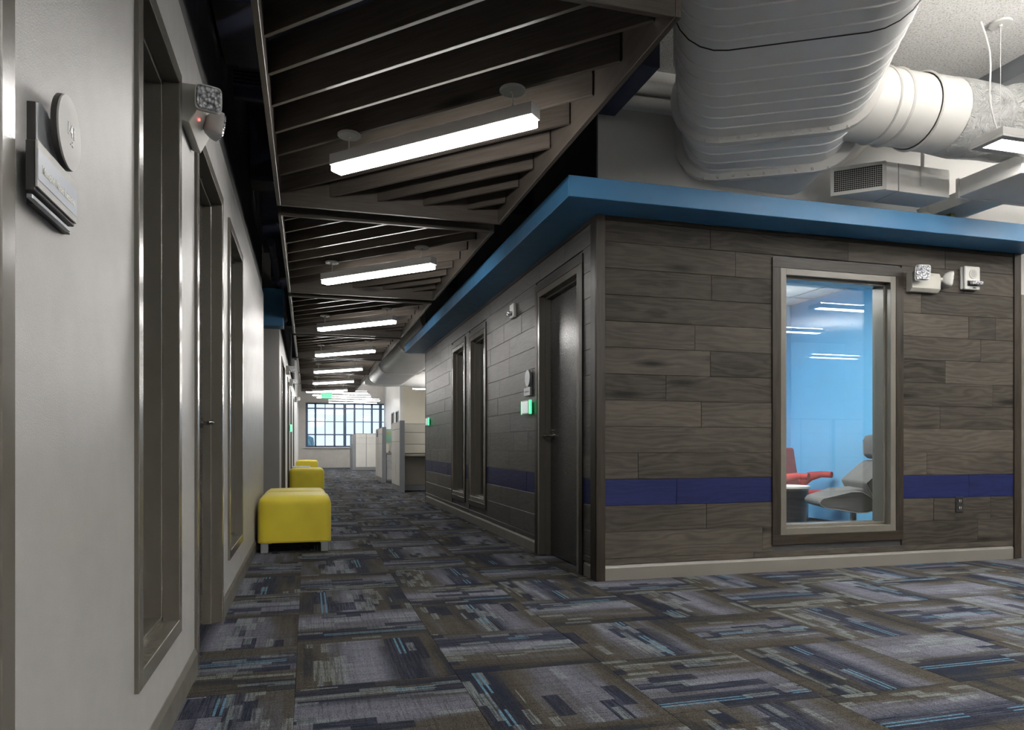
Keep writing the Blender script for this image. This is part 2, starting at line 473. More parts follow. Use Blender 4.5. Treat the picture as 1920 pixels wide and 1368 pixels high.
# floor -------------------------------------------------------------
XL = -.43                        # left wall face
XR, YF = 1.862, 4.478            # backing faces behind the planks
floor = struct('floor', BX(-3.6, 13.0, -6.0, 31.0, -.20, -.003), M['carpet'], 'patterned blue, brown and lavender quarter-turned carpet tile floor')
tile_me = mesh_of('carpet_tile', BX(-TILE / 2 + .0006, TILE / 2 - .0006, -TILE / 2 + .0006, TILE / 2 - .0006, -.006, 0, bev=.0012), M['carpet'])
nt = 0
for j in range(-3, 26):
    for i in range(-1, 10):
        cx = TX0 + (i + .5) * TILE; cy = TY0 + (j + .5) * TILE
        if cy > 4.8 and cx > 2.0: continue
        if cx > 5.75: continue
        link('carpet_tile', tile_me, floor, (cx, cy, 0)); nt += 1

# ceiling -----------------------------------------------------------
struct('ceiling', BX(-3.6, 13.0, -6.0, 31.0, CEIL, CEIL + .2), M['ceiling'], 'white sprayed textured ceiling above the exposed ducts')
dc = struct('ceiling_corridor', BX(-.55, 1.62, -6.0, 22.3, CEIL - .02, CEIL), M['navy'], 'navy painted ceiling strip above the slatted corridor frames', cat='ceiling')

# left wall -----------------------------------------------------------
def frame_member(bm, axis, c_face, c_back, a0, a1, z0, z1, w=.05, bottom=True, stop=.018):
    """hollow metal frame: face boards + jamb, outer a0..a1 / z0..z1"""
    def add(p, q, lo, hi, f, b):
        x0, x1 = min(f, b), max(f, b)
        if axis == 'Y': bx(bm, x0, x1, p, q, lo, hi, bev=.002)
        else: bx(bm, p, q, x0, x1, lo, hi, bev=.002)
    zb = z0 + w if bottom else z0
    add(a0, a0 + w, z0, z1, c_face, c_back); add(a1 - w, a1, z0, z1, c_face, c_back)
    add(a0 + w - .003, a1 - w + .003, z1 - w, z1, c_face, c_back)
    if bottom: add(a0 + w - .003, a1 - w + .003, z0, zb, c_face, c_back)
    # stop (raised inner step)
    sgn = 1 if c_back > c_face else -1
    s0, s1 = c_face + sgn * .052, c_back - sgn * .004
    add(a0 + w - .003, a0 + w + stop, zb - .002, z1 - w + .002, s0, s1); add(a1 - w - stop, a1 - w + .003, zb - .002, z1 - w + .002, s0, s1)
    add(a0 + w, a1 - w, z1 - w - stop, z1 - w + .003, s0, s1)
    if bottom: add(a0 + w, a1 - w, zb - .003, zb + stop, s0, s1)
    return bm
BACKL = -.585
LW = [('d', .20, 1.235), ('w', 2.055, 2.715), ('d', 3.085, 4.00), ('w', 4.32, 5.19)]
holes = [(a + .02, b - .02, 0.0 if k == 'd' else .275, 2.165) for k, a, b in LW]
wl = struct('wall_left', wall_boxes(bmesh.new(), 'Y', BACKL, XL, -6.0, 7.72, 0, 2.44, holes), M['wall'], 'warm grey left corridor wall with satin paint')
struct('wall_left_upper', BX(BACKL, XL - .015, -6.0, 7.72, 2.44, CEIL), M['wall_dark'], 'dark painted upper part of the left wall', cat='wall')
struct('wall_left_return', wall_boxes(bmesh.new(), 'X', 7.59, 7.72, -3.0, BACKL, 0, CEIL), M['wall'], 'return of the left wall into the alcove', cat='wall')
struct('wall_left_alcove', wall_boxes(bmesh.new(), 'X', 10.0, 10.13, -3.0, -.36, 0, CEIL), M['alcove'], 'grey alcove wall facing down the corridor', cat='wall')
struct('wall_left_end', wall_boxes(bmesh.new(), 'Y', -3.13, -3.0, -6.0, 31, 0, CEIL), M['wall'], 'outer wall behind the left offices', cat='wall')
# far left wall with doors
FD = [(10.75, 12.3), (13.9, 14.9), (16.3, 17.3), (19.2, 20.2)]
FX = -.36
struct('wall_left_far', wall_boxes(bmesh.new(), 'Y', FX - .13, FX, 10.13, 31.0, 0, 2.44, [(a + .02, b - .02, 0, 2.165) for a, b in FD]), M['white_wall'], 'far left wall of the corridor with several dark doors', cat='wall')
struct('wall_left_far_upper', BX(FX - .13, FX - .012, 10.13, 22.3, 2.44, CEIL), M['wall_dark'], 'dark painted strip above the far left wall', cat='wall')
struct('wall_left_far_top', BX(FX - .13, FX - .01, 22.3, 31.0, 2.44, CEIL), M['white_wall'], 'pale upper wall at the far left beside the big window', cat='wall')
# blue band at the alcove end
bb = obj('trim_1', BX(-1.2, -.30, 9.72, 9.998, 2.44, 2.92, bev=.003), M['blue'])
bb['kind'] = 'structure'; bb['label'] = 'blue painted soffit over the alcove on the left'; bb['category'] = 'soffit'

def lever(parent, x, y, z, sx, dy, m=M['chrome']):
    b = bmesh.new(); cyl(b, (x + sx * .006, y, z), .027, .012, 24, 'X', bev=.002)
    cyl(b, (x + sx * .035, y, z), .010, .05, 14, 'X')
    tube(b, [(x + sx * .060, y - dy * .008, z), (x + sx * .062, y + dy * .03, z), (x + sx * .060, y + dy * .08, z - .002), (x + sx * .050, y + dy * .115, z - .004)], .0085, 10)
    return obj('door_handle', b, m, parent, 40, label='dark chrome lever handle')

wn = dn = 0
names = {0: 'dark door at the left picture edge, nearest the camera', 1: 'tall narrow grey framed window between the room sign and the twin lamp unit',
         2: 'dark door in the left wall under the twin head emergency lamp', 3: 'tall grey framed window beside the yellow ottomans'}
for k, (kind, a, b) in enumerate(LW):
    if kind == 'w':
        wn += 1
        fr = struct('window_%d' % wn, frame_member(bmesh.new(), 'Y', XL + .012, XL - .115, a, b, .26, 2.18), M['frame'], names[k])
        obj('pane', BX(XL - .108, XL - .100, a + .048, b - .048, .308, 2.132), M['glass_dark'], fr)
    else:
        dn += 1
        fr = struct('door_%d' % dn, BX(XL - .125, XL - .082, a + .052, b - .052, .008, 2.128, bev=.002), M['door_dark'], names[k])
        obj('door_frame', frame_member(bmesh.new(), 'Y', XL + .012, XL - .150, a, b, 0, 2.18, bottom=False), M['frame'], fr)
        lever(fr, XL - .082, (b - .13) if k == 2 else (a + .12), 1.015, 1, -1 if k == 2 else 1)
        if k == 2:
            for z in (.25, 1.05, 1.9): obj('hinge', TUBE([(XL - .072, a + .058, z - .05), (XL - .072, a + .058, z + .05)], .007, 8), M['alu'], fr)

def baseboard(name, axis, c, sgn, a0, a1, m, label):
    t = .012
    b = bmesh.new()
    fn = (lambda p, q, s: (c + sgn * p, s, q)) if axis == 'Y' else (lambda p, q, s: (s, c + sgn * p, q))
    prism(b, [(0, 0), (t, 0), (t, .082), (t * .45, .098), (t * .3, .102), (0, .102)], fn, a0, a1)
    o = obj(name, b, m); o['kind'] = 'structure'; o['label'] = label; o['category'] = 'baseboard'
    return o
baseboard('baseboard_left', 'Y', XL, 1, 1.237, 3.083, M['base'], 'taupe baseboard under the nearest left window')
baseboard('baseboard_left', 'Y', XL, 1, 4.002, 7.72, M['base'], 'taupe baseboard behind the near yellow ottomans')
baseboard('baseboard_left', 'Y', FX, 1, 10.0, 10.74, M['base'], 'short baseboard at the alcove corner on the left')

for i, (a, b) in enumerate(FD):
    dn += 1
    lab = ['first', 'second', 'third', 'fourth'][i] + ' dark door in the far left wall counted from the alcove'
    d = struct('door_%d' % dn, BX(FX - .10, FX - .06, a + .052, b - .052, .008, 2.128), M['door_dark'], lab)
    obj('door_frame', frame_member(bmesh.new(), 'Y', FX + .012, FX - .13, a, b, 0, 2.18, bottom=False), M['frame'], d)
    lever(d, FX - .06, a + .15, 1.0, 1, 1)

# navy structure above the corridor seen past the frame's left edge
for k, (y0, y1, z0, z1) in enumerate([(3.55, 4.15, 2.95, 3.3), (5.9, 6.15, 2.95, 3.44), (9.2, 9.5, 2.95, 3.44), (12.6, 12.9, 2.9, 3.44), (17, 17.3, 2.9, 3.44)]):
    o = obj('ceiling_beam', BX(-.344 if y0 > 10 else -.429, 1.62 if y0 > 11 else 1.84, y0, y1, z0, z1, bev=.004), M['navy'])
    tag(o, ['widest navy ceiling beam above the nearest slatted frame', 'navy ceiling beam above the second slatted frame', 'navy ceiling beam above the third slatted frame', 'navy ceiling beam above the fourth slatted frame', 'navy ceiling beam above the sixth slatted frame'][k], 'beam')
o = obj('conduit', TUBE([(-.36, 7.75, 2.98), (-.36, 12.5, 2.98)], .04, 12), M['navy'], smooth=40); tag(o, 'dark pipe running above the alcove soffit', 'pipe')
o = obj('louvre_grille', BX(-.42, -.22, 4.52, 4.56, 2.95, 3.0), M['navy'])
tag(o, 'dark slotted louvre above the left wall top', 'grille')
for k in range(5): obj('blade', BX(-.42, -.21, 4.49, 4.57, 3.01 + k * .022, 3.017 + k * .022), M['navy'], o)

# ------------------------------------------------------------------ right box : shell
WA = (7.60, 8.36); WB = (8.66, 9.43)      # narrow side windows (frame outer)
DR = (4.775, 5.735)                        # side door frame outer
FW = (3.265, 4.275)                        # front window frame outer
ZO = [.147 + .1768 * k for k in range(0, 13)]
XE = 5.50
side_holes = [(DR[0] + .02, DR[1] - .02, 0, 2.165), (WA[0] + .02, WA[1] - .02, .28, 2.165), (WB[0] + .02, WB[1] - .02, .28, 2.165)]
ws = struct('wall_right', wall_boxes(bmesh.new(), 'Y', XR, XR + .128, YF, 11.72, 0, 2.44, side_holes), M['carpet_edge'], 'plank clad side wall of the meeting box along the corridor')
wf = struct('wall_front', wall_boxes(bmesh.new(), 'X', YF, YF + .128, XR + .128, XE, 0, 2.44, [(FW[0] + .02, FW[1] - .02, .28, 2.165)]), M['carpet_edge'], 'plank clad front wall of the meeting box')
struct('wall_front_upper', BX(XR, 13.0, YF, YF + .128, 2.44, CEIL), M['white_wall'], 'plain off-white wall above the blue canopy', cat='wall')
struct('wall_right_upper', BX(XR - .012, XR - .0005, YF - .0005, 11.72, 2.57, CEIL), M['wall_dark'], 'dark painted wall above the corridor side of the blue canopy', cat='wall')
struct('wall_right_upper_core', BX(XR, XR + .128, YF + .128, 11.72, 2.44, CEIL), M['white_wall'], 'upper core of the corridor side wall', cat='wall')
struct('wall_box_end', wall_boxes(bmesh.new(), 'X', 11.592, 11.72, XR + .128, XE, 0, CEIL), M['white_wall'], 'far end wall of the meeting box', cat='wall')
struct('wall_box_right', wall_boxes(bmesh.new(), 'Y', XE - .11, XE, YF + .128, 11.592, 0, CEIL), M['room_blue'], 'light blue right hand wall inside the meeting room', cat='wall')
struct('wall_room_back', wall_boxes(bmesh.new(), 'X', 7.17, 7.28, XR + .128, XE - .11, 0, CEIL), M['room_blue'], 'light blue back wall inside the meeting room', cat='wall')
struct('ceiling_meeting_room', BX(XR + .128, XE - .11, YF + .128, 7.17, 2.53, 2.56), M['tile'], 'white tiled meeting room ceiling behind the glass', cat='ceiling')
for k in range(6):
    x = 2.05 + k * .61
    obj('ceiling_grid', BX(x - .012, x + .012, YF + .13, 7.168, 2.522, 2.531), M['white'], bpy.data.objects['ceiling_meeting_room'])
for k in range(4):
    y = 4.95 + k * .61
    obj('ceiling_grid', BX(XR + .13, XE - .112, y - .012, y + .012, 2.521, 2.530), M['white'], bpy.data.objects['ceiling_meeting_room'])
struct('floor_meeting_room', BX(XR + .13, XE - .112, YF + .13, 7.168, -.002, .004), M['door_dark'], 'dark floor inside the meeting room', cat='floor')
for nm, b_, lab in (('baseboard_room_right', BX(XE - .122, XE - .11, YF + .13, 7.168, .004, .105), 'dark baseboard on the blue wall in the meeting room'),
                    ('baseboard_room_back', BX(XR + .13, XE - .112, 7.158, 7.17, .004, .105), 'dark baseboard on the back wall in the meeting room')):
    struct(nm, b_, M['black'], lab)

# planks -------------------------------------------------------------
rows = [.104] + ZO
G = .0016
def plank_front(x0, x1, r):
    z0, z1 = rows[r] , (rows[r + 1] if r + 1 < len(rows) else 2.41)
    z1 = min(z1, 2.41)
    if x1 - x0 < .02 or z1 - z0 < .01: return
    blue = (r == 3)
    L = x1 - x0 - G; h = z1 - z0 - G
    t = .012 + random.uniform(-.0012, .0012)
    me = mesh_of('plank', BX(-L / 2, L / 2, -t / 2, t / 2, -h / 2, h / 2, bev=.0016), M['plank_blue'] if blue else M['plank'])
    o = link('plank', me, wf, ((x0 + x1) / 2, YF - t / 2 , (z0 + z1) / 2))
    if blue: o['label'] = 'blue stained plank'
def plank_side(y0, y1, r):
    z0, z1 = rows[r], (rows[r + 1] if r + 1 < len(rows) else 2.41)
    z1 = min(z1, 2.41)
    if y1 - y0 < .02 or z1 - z0 < .01: return
    blue = (r == 3)
    L = y1 - y0 - G; h = z1 - z0 - G
    t = .012 + random.uniform(-.0012, .0012)
    me = mesh_of('plank', BX(-L / 2, L / 2, -t / 2, t / 2, -h / 2, h / 2, bev=.0016), M['plank_blue'] if blue else M['plank_side'])
    o = link('plank', me, ws, (XR - t / 2, (y0 + y1) / 2, (z0 + z1) / 2), (0, 0, PI / 2))
    if blue: o['label'] = 'blue stained plank'
# joints in the front wall read from the photograph (metres along the wall)
JF = {0: [3.05], 1: [3.12, 3.9, 5.07], 2: [2.67, 4.64, 5.2], 3: [2.44, 4.98], 4: [2.15, 4.57], 5: [], 6: [2.63, 4.70],
      7: [2.36, 5.22], 8: [2.70, 4.75], 9: [2.58, 5.10], 10: [4.98, 5.25], 11: [2.71, 4.52], 12: [2.90, 4.15, 4.93], 13: [2.70, 3.85, 4.75]}
CF0, CF1 = 3.195, 4.345        # casing span in front wall
for r in range(len(rows)):
    z0 = rows[r]; z1 = rows[r + 1] if r + 1 < len(rows) else 2.41
    cuts = [1.905] + sorted(JF.get(r, [])) + [5.432]
    spans = list(zip(cuts[:-1], cuts[1:]))
    for a, b in spans:
        if z1 < .195 or z0 > 2.25: plank_front(a, b, r)
        else:
            # split around the window casing
            if a < CF0: plank_front(a, min(b, CF0 + .01), r)
            if b > CF1: plank_front(max(a, CF1 - .01), b, r)
rs = random.Random(11)
for r in range(len(rows)):
    z0 = rows[r]; z1 = rows[r + 1] if r + 1 < len(rows) else 2.41
    y = 4.54 - rs.uniform(0, .2); cuts = [4.54]
    while y < 11.70:
        y += rs.choice([.45, .6, .75, .9, 1.1])
        if y > 4.62 and y < 11.5: cuts.append(y)
    cuts.append(11.70)
    voids = [(4.71, 5.80)]
    if .2 < z1 and z0 < 2.25: voids += [(7.545, 8.415), (8.605, 9.485)]
    if z0 > 2.25: voids = []
    for a, b in zip(cuts[:-1], cuts[1:]):
        segs = [(a, b)]
        for v0, v1 in voids:
            ns = []
            for p, q in segs:
                if q <= v0 or p >= v1: ns.append((p, q))
                else:
                    if p < v0: ns.append((p, v0 + .005))
                    if q > v1: ns.append((v1 - .005, q))
            segs = ns
        for p, q in segs: plank_side(p, q, r)

# corner posts, crown strips
def trimpiece(n, boxes, mat, label):
    o = thing('trim_%d' % n, label, 'trim'); o['kind'] = 'structure'
    for nm, p0, p1, w, t, side in boxes: board(nm, mat, p0, p1, w, t, o, side)
    return o
trimpiece(2, [('corner_board', (XR - .0115, 4.513, 0), (XR - .0115, 4.513, 2.44), .088, .021, (0, 1, 0)),
              ('corner_board', (1.8745, YF - .0115, 0), (1.8745, YF - .0115, 2.44), .065, .021, (1, 0, 0))], M['casing'], 'dark wooden corner post where the corridor and front walls meet')
trimpiece(3, [('corner_board', (5.466, YF - .012, 0), (5.466, YF - .012, 2.44), .068, .022, (1, 0, 0))], M['casing'], 'dark wooden post at the right end of the plank wall')
trimpiece(4, [('crown_strip', (1.91, YF - .009, 2.425), (5.43, YF - .009, 2.425), .03, .017, (0, 0, 1))], M['casing'], 'thin dark strip under the blue canopy on the front wall')
trimpiece(5, [('crown_strip', (XR - .009, 4.56, 2.425), (XR - .009, 11.70, 2.425), .03, .017, (0, 0, 1))], M['casing'], 'thin dark strip under the blue canopy on the corridor wall')
trimpiece(6, [('corner_board', (XR - .006, 11.72, 0), (XR - .006, 11.72, 2.44), .03, .02, (0, 1, 0))], M['casing'], 'dark corner strip at the far end of the plank wall')

baseboard('baseboard_right', 'Y', XR - .0005, -1, 5.80, 11.70, M['base_l'], 'pale taupe baseboard below the two narrow windows')
baseboard('baseboard_right', 'Y', XR - .0005, -1, 4.56, 4.705, M['base_l'], 'short piece of baseboard between the door and the corner post')
baseboard('baseboard_front', 'X', YF - .0005, -1, 1.907, 5.432, M['base_l'], 'pale taupe baseboard along the front plank wall')

def casing(parent, axis, c, a0, a1, z0, z1, w=.07, bottom=True):
    """flat dark boards around a frame; c = outer face centre coordinate"""
    t = .022
    def P(a, z): return (c, a, z) if axis == 'Y' else (a, c, z)
    sd = (0, 1, 0) if axis == 'Y' else (1, 0, 0)
    zb = z0 if bottom else z0
    board('casing_board', M['casing'], P(a0 + w / 2, zb), P(a0 + w / 2, z1 - w), w, t, parent, sd)
    board('casing_board', M['casing'], P(a1 - w / 2, zb), P(a1 - w / 2, z1 - w), w, t, parent, sd)
    board('casing_board', M['casing'], P(a0, z1 - w / 2), P(a1, z1 - w / 2), w, t, parent, (0, 0, 1))
    if bottom: board('casing_board', M['casing'], P(a0, z0 - w / 2 + .0), P(a1, z0 - w / 2), w, t, parent, (0, 0, 1))
for (a, b), lab in ((WA, 'nearer of the two narrow windows in the corridor plank wall'), (WB, 'farther of the two narrow windows in the corridor plank wall')):
    wn += 1
    fr = struct('window_%d' % wn, frame_member(bmesh.new(), 'Y', XR - .020, XR + .125, a, b, .27, 2.18), M['frame'], lab)
    obj('pane', BX(XR + .100, XR + .108, a + .048, b - .048, .318, 2.132), M['glass_dark'], fr)
    casing(fr, 'Y', XR - .012, a - .055, b + .055, .27, 2.235, .055)
dn += 1
d = struct('door_%d' % dn, BX(XR + .075, XR + .118, DR[0] + .052, DR[1] - .052, .008, 2.128, bev=.002), M['door_dark'], 'charcoal door with lever handle in the corridor side of the plank box')
obj('door_frame', frame_member(bmesh.new(), 'Y', XR - .020, XR + .128, DR[0], DR[1], 0, 2.18, bottom=False), M['frame'], d)
casing(d, 'Y', XR - .012, DR[0] - .065, DR[1] + .065, 0, 2.245, .065, bottom=False)
b_ = bmesh.new(); X0 = XR + .075
cyl(b_, (X0 - .006, 5.60, .985), .030, .012, 24, 'X', bev=.002); cyl(b_, (X0 - .035, 5.60, .985), .011, .05, 14, 'X')
tube(b_, [(X0 - .060, 5.592, .985), (X0 - .063, 5.64, .985), (X0 - .060, 5.70, .983)], .0085, 10)
cyl(b_, (X0 - .010, 5.60, 1.03), .008, .02, 12, 'X')
obj('door_handle', b_, M['chrome'], d, 40, label='dark chrome lever handle')
for z in (.25, 1.9): obj('hinge', TUBE([(X0 - .008, DR[1] - .056, z - .04), (X0 - .008, DR[1] - .056, z + .04)], .006, 8), M['alu'], d)
# front window
wn += 1
fr = struct('window_%d' % wn, frame_member(bmesh.new(), 'X', YF - .020, YF + .15, FW[0], FW[1], .262, 2.18, w=.048), M['frame'], 'large meeting room window in the front plank wall showing blue walls and chairs')
obj('pane', BX(FW[0] + .046, FW[1] - .046, YF + .118, YF + .126, .31, 2.132), M['glass'], fr)
casing(fr, 'X', YF - .012, FW[0] - .07, FW[1] + .07, .262, 2.25, .07)

# right continuation of the front wall with a door just inside the picture
dn += 1
struct('wall_front_right', wall_boxes(bmesh.new(), 'X', YF, YF + .128, XE, 13.0, 0, 2.44, [(5.54, 6.44, 0, 2.10)]), M['alcove'], 'grey wall at the right picture edge beyond the plank wall', cat='wall')
d = struct('door_%d' % dn, BX(5.565, 6.415, YF + .06, YF + .10, .008, 2.07), M['door_dark'], 'dark door at the right picture edge')
obj('door_frame', frame_member(bmesh.new(), 'X', YF - .014, YF + .12, 5.515, 6.465, 0, 2.115, bottom=False), M['frame'], d)

# blue canopy ---------------------------------------------------------
pts = [(1.546, 4.185), (5.53, 4.185), (5.53, 4.477), (1.861, 4.477), (1.861, 11.72), (1.99, 11.7205), (5.0, 11.7205), (5.0, 11.975), (1.546, 11.975)]
pts = [(1.546, 4.185), (5.53, 4.185), (5.53, 4.4778), (1.8618, 4.4778), (1.8618, 11.7202), (5.0, 11.7202), (5.0, 11.975), (1.546, 11.975)]
b_ = bmesh.new(); prism(b_, pts, lambda a, b, t: (a, b, t), 2.4402, 2.572, bev=.003)
o = obj('canopy_soffit', b_, M['blue']); tag(o, 'bright blue flat canopy running round the top of the plank box', 'canopy')

# other enclosing walls -----------------------------------------------
struct('wall_far', wall_boxes(bmesh.new(), 'X', 31.0, 31.25, -3.0, 13.0, 0, CEIL, [(-.08, 3.9, .86, 2.70)]), M['brick'], 'painted brick wall with the big steel window at the corridor end')
struct('wall_office_side', wall_boxes(bmesh.new(), 'Y', 3.12, 3.24, 25.5, 31.0, 0, CEIL, [(25.87, 26.68, 0, 2.16), (27.25, 28.1, 0, 2.16)]), M['white_wall'], 'pale wall with two door openings right of the far window', cat='wall')
struct('wall_office_back', wall_boxes(bmesh.new(), 'X', 25.5, 25.62, 3.24, 9.0, 0, CEIL), M['beige_wall'], 'beige wall behind the cubicles', cat='wall')
struct('wall_office_right', wall_boxes(bmesh.new(), 'Y', 9.0, 9.12, YF + .128, 25.5, 0, CEIL), M['white_wall'], 'right wall of the cubicle office', cat='wall')
struct('wall_behind_camera', wall_boxes(bmesh.new(), 'X', -6.13, -6.0, -3.0, 13.0, 0, CEIL), M['white_wall'], 'white wall behind the camera', cat='wall')
struct('wall_office_edge', wall_boxes(bmesh.new(), 'Y', 13.0, 13.12, -6.0, YF, 0, CEIL), M['white_wall'], 'white wall at the right end of the open office', cat='wall')
for k, (a, b) in enumerate(((25.87, 26.68), (27.25, 28.1))):
    dn += 1
    d = struct('door_%d' % dn, BX(3.155, 3.195, a + .04, b - .04, .005, 2.12), M['door_dark'], ('nearer' if k == 0 else 'farther') + ' dark door in the pale wall left of the purple banner')
    obj('door_frame', frame_member(bmesh.new(), 'Y', 3.105, 3.23, a - .02, b + .02, 0, 2.18, bottom=False), M['frame'], d)
# brick courses as shallow real relief, one joined part
b_ = bmesh.new()
for r in range(11):
    z0 = .01 + r * .0765; off = .11 if r % 2 else 0
    for c in range(18):
        x0 = -.36 + c * .225 - off
        if x0 > 3.05: continue
        bx(b_, max(x0, -.359), x0 + .213, 30.988, 31.0, z0, z0 + .066)
obj('brickwork', b_, M['brick'], bpy.data.objects['wall_far'], kind='stuff')

# far steel window
wn += 1
b_ = bmesh.new()
WX0, WX1, WZ0, WZ1 = -.08, 3.9, .86, 2.70
for z in (WZ0 + .03, WZ1 - .03): bx(b_, WX0, WX1, 31.06, 31.12, z - .03, z + .03)
for x in (WX0 + .03, 1.50, 2.98, WX1 - .03): bx(b_, x - .06, x + .06, 31.05, 31.13, WZ0, WZ1)
fw = struct('window_%d' % wn, b_, M['mullion'], 'large steel framed daylight window at the end of the corridor')
for x in (.31, 1.08, 1.90, 2.62): obj('mullion', BX(x - .038, x + .038, 31.06, 31.12, WZ0, WZ1), M['mullion'], fw)
for x in (.70, 2.26): obj('mullion', BX(x - .018, x + .018, 31.07, 31.11, WZ0, WZ1), M['mullion'], fw)
for z, h in ((1.38, .05), (1.92, .03), (2.47, .05)): obj('crossbar', BX(WX0, WX1, 31.065, 31.115, z - h / 2, z + h / 2), M['mullion'], fw)
obj('sill', BX(WX0 - .05, WX1, 30.93, 31.05, WZ0 - .05, WZ0, bev=.004), M['white'], fw)
xs = [-.04, .31, .70, 1.08, 1.5, 1.90, 2.26, 2.62, 2.98, 3.4, 3.86]; zs = [.90, 1.38, 1.92, 2.47, 2.66]
for i in range(10):
    for j in range(4): obj('pane', BX(xs[i] + .01, xs[i + 1] - .01, 31.088, 31.092, zs[j] + .005, zs[j + 1] - .005), M['glass_far'], fw)
# trees beyond the window
rt = random.Random(5)
for k in range(6):
    b_ = bmesh.new(); x0 = -6 + k * 5.0; h = rt.uniform(1.3, 2.6)
    for q in range(14):
        bmesh.ops.create_icosphere(b_, subdivisions=2, radius=rt.uniform(.5, .9), matrix=Matrix.Translation((x0 + rt.uniform(-1.1, 1.1), 52 + rt.uniform(-.8, .8), rt.uniform(-.6, h - .7))))
    for v in b_.verts: v.co += Vector((rt.uniform(-.09, .09), rt.uniform(-.09, .09), rt.uniform(-.09, .09)))
    t = thing('tree', 'hazy tree crown beyond the far window, %s of six from the left' % ['first', 'second', 'third', 'fourth', 'fifth', 'sixth'][k], 'tree', (x0, 52, -1.5), 0, 'trees beyond the far window')
    obj('crown', b_, M['foliage'], t, 60); obj('trunk', TUBE([(x0, 52, -1.5), (x0, 52, .3)], .12, 8), M['foliage'], t)
tag(obj('ground', BX(-30, 40, 31.4, 90, -1.6, -1.5), M['foliage']), 'hazy ground outside the far window', 'ground')

# ------------------------------------------------------------------ slatted frames over the corridor
SX0, SX1 = -.200, 1.362
ordw = ['nearest to the camera', 'second from the camera', 'third from the camera', 'fourth from the camera', 'fifth from the camera', 'sixth from the camera', 'farthest from the camera']
P0, PER, LEN = 2.455, 2.86, 2.66
for k in range(7):
    y0 = P0 + k * PER; y1 = y0 + LEN
    t = thing('slatted_ceiling_frame', 'dark wood rectangular frame of diagonal slats, ' + ordw[k], 'ceiling frame', ((SX0 + SX1) / 2, (y0 + y1) / 2, 2.52), 0, 'slatted frames over the corridor')
    th = .026
    for x in (SX0 + th / 2, SX1 - th / 2): board('side_board', M['slat'], (x, y0, 2.645), (x, y1, 2.645), .25, th, t, (0, 0, 1))
    for y in (y0 + th / 2, y1 - th / 2): board('end_board', M['slat'], (SX0 + th + .0005, y, 2.645), (SX1 - th - .0005, y, 2.645), .25, th, t, (0, 0, 1))
    xa, xb, ya, yb = SX0 + th, SX1 - th, y0 + th, y1 - th
    c = ya + xa + .37
    while c < yb + xb - .12:
        # line x + y = c clipped to the rectangle
        p = (max(xa, c - yb), 0); p = (p[0], c - p[0])
        q = (min(xb, c - ya), 0); q = (q[0], c - q[0])
        if (q[0] - p[0]) > .06: board('slat', M['slat'], (p[0] + .003, p[1] - .003, 2.675), (q[0] - .003, q[1] + .003, 2.675), .15, .021, t, (0, 0, 1))
        c += .32
    for yy in (y0 + .5, y1 - .5):
        for x in (SX0 + .06, SX1 - .06):
            obj('hanger_rod', TUBE([(x, yy, 2.74), (x, yy, CEIL - .02)], .004, 6), M['black'], t)

def linear_light(name, label, cat, c, L, zb, rz, w, h, lens_h, lens_m, body_m, canopies, ztop, group, border=0.0, cord=False, end_cap=.01, uplight=False):
    t = thing(name, label, cat, (c[0], c[1], zb), rz, group)
    R = Matrix.Translation((c[0], c[1], 0)) @ Matrix.Rotation(rz, 4, 'Z')
    obj('housing', BX(-L / 2, L / 2, -w / 2, w / 2, zb + lens_h, zb + h, bev=.002, mat=R), body_m, t)
    if border:
        b = bmesh.new()
        bx(b, -L / 2, L / 2, -w / 2, -w / 2 + border, zb, zb + lens_h, mat=R); bx(b, -L / 2, L / 2, w / 2 - border, w / 2, zb, zb + lens_h, mat=R)
        bx(b, -L / 2, -L / 2 + border, -w / 2 + border, w / 2 - border, zb, zb + lens_h, mat=R); bx(b, L / 2 - border, L / 2, -w / 2 + border, w / 2 - border, zb, zb + lens_h, mat=R)
        obj('rim', b, body_m, t)
        obj('diffuser', BX(-L / 2 + border, L / 2 - border, -w / 2 + border, w / 2 - border, zb + .006, zb + lens_h, mat=R), lens_m, t)
    else:
        obj('diffuser', BX(-L / 2 + end_cap, L / 2 - end_cap, -w / 2 + .003, w / 2 - .003, zb, zb + lens_h, bev=.004, mat=R), lens_m, t)
    if uplight: obj('uplight_diffuser', BX(-L / 2 + .04 if uplight is True else .04, L / 2 - .04, -w / 2 + .02, w / 2 - .02, zb + h, zb + h + .006, mat=R), {True: M['lens_up'], 'far': M['lens_far']}.get(uplight, M['lens_soft']), t)
    for s in canopies:
        p = R @ Vector((s, 0, 0))
        b = bmesh.new(); cyl(b, (p.x, p.y, ztop - .008), .062, .014, 28, bev=.003); cyl(b, (p.x, p.y, ztop - .02), .010, .014, 12)
        obj('canopy', b, M['white'], t, 40)
        obj('cable', TUBE([(p.x, p.y, zb + h), (p.x, p.y, ztop - .02)], .0018 if ztop - zb > .3 else .004, 6), M['cable'], t)
        b = bmesh.new(); cyl(b, (p.x, p.y, zb + h + .012), .006, .024, 10)
        obj('grip', b, M['alu'], t, 40)
    if cord:
        s = canopies[0]; p = R @ Vector((s - .05, .0, 0)); q = R @ Vector((s + .03, 0, 0))
        pts = [Vector((p.x - .10, p.y, ztop - .02))]
        for i in range(1, 9):
            f = i / 8
            pts.append(Vector((p.x - .10 + (q.x - p.x + .06) * f + .03 * math.sin(f * 2 * PI), p.y, ztop - .02 - (ztop - zb - h - .02) * f)))
        obj('power_cord', TUBE(pts, .005, 8), M['cable'], t, 40)
    return t
cl = linear_light('linear_pendant_light', 'x', 'lamp', (.585, 3.66), 1.25, 2.402, -PI / 4, .085, .095, .036, M['lens'], M['lt_metal'], (-.52, .50), 2.60, 'lamps under the slatted frames')
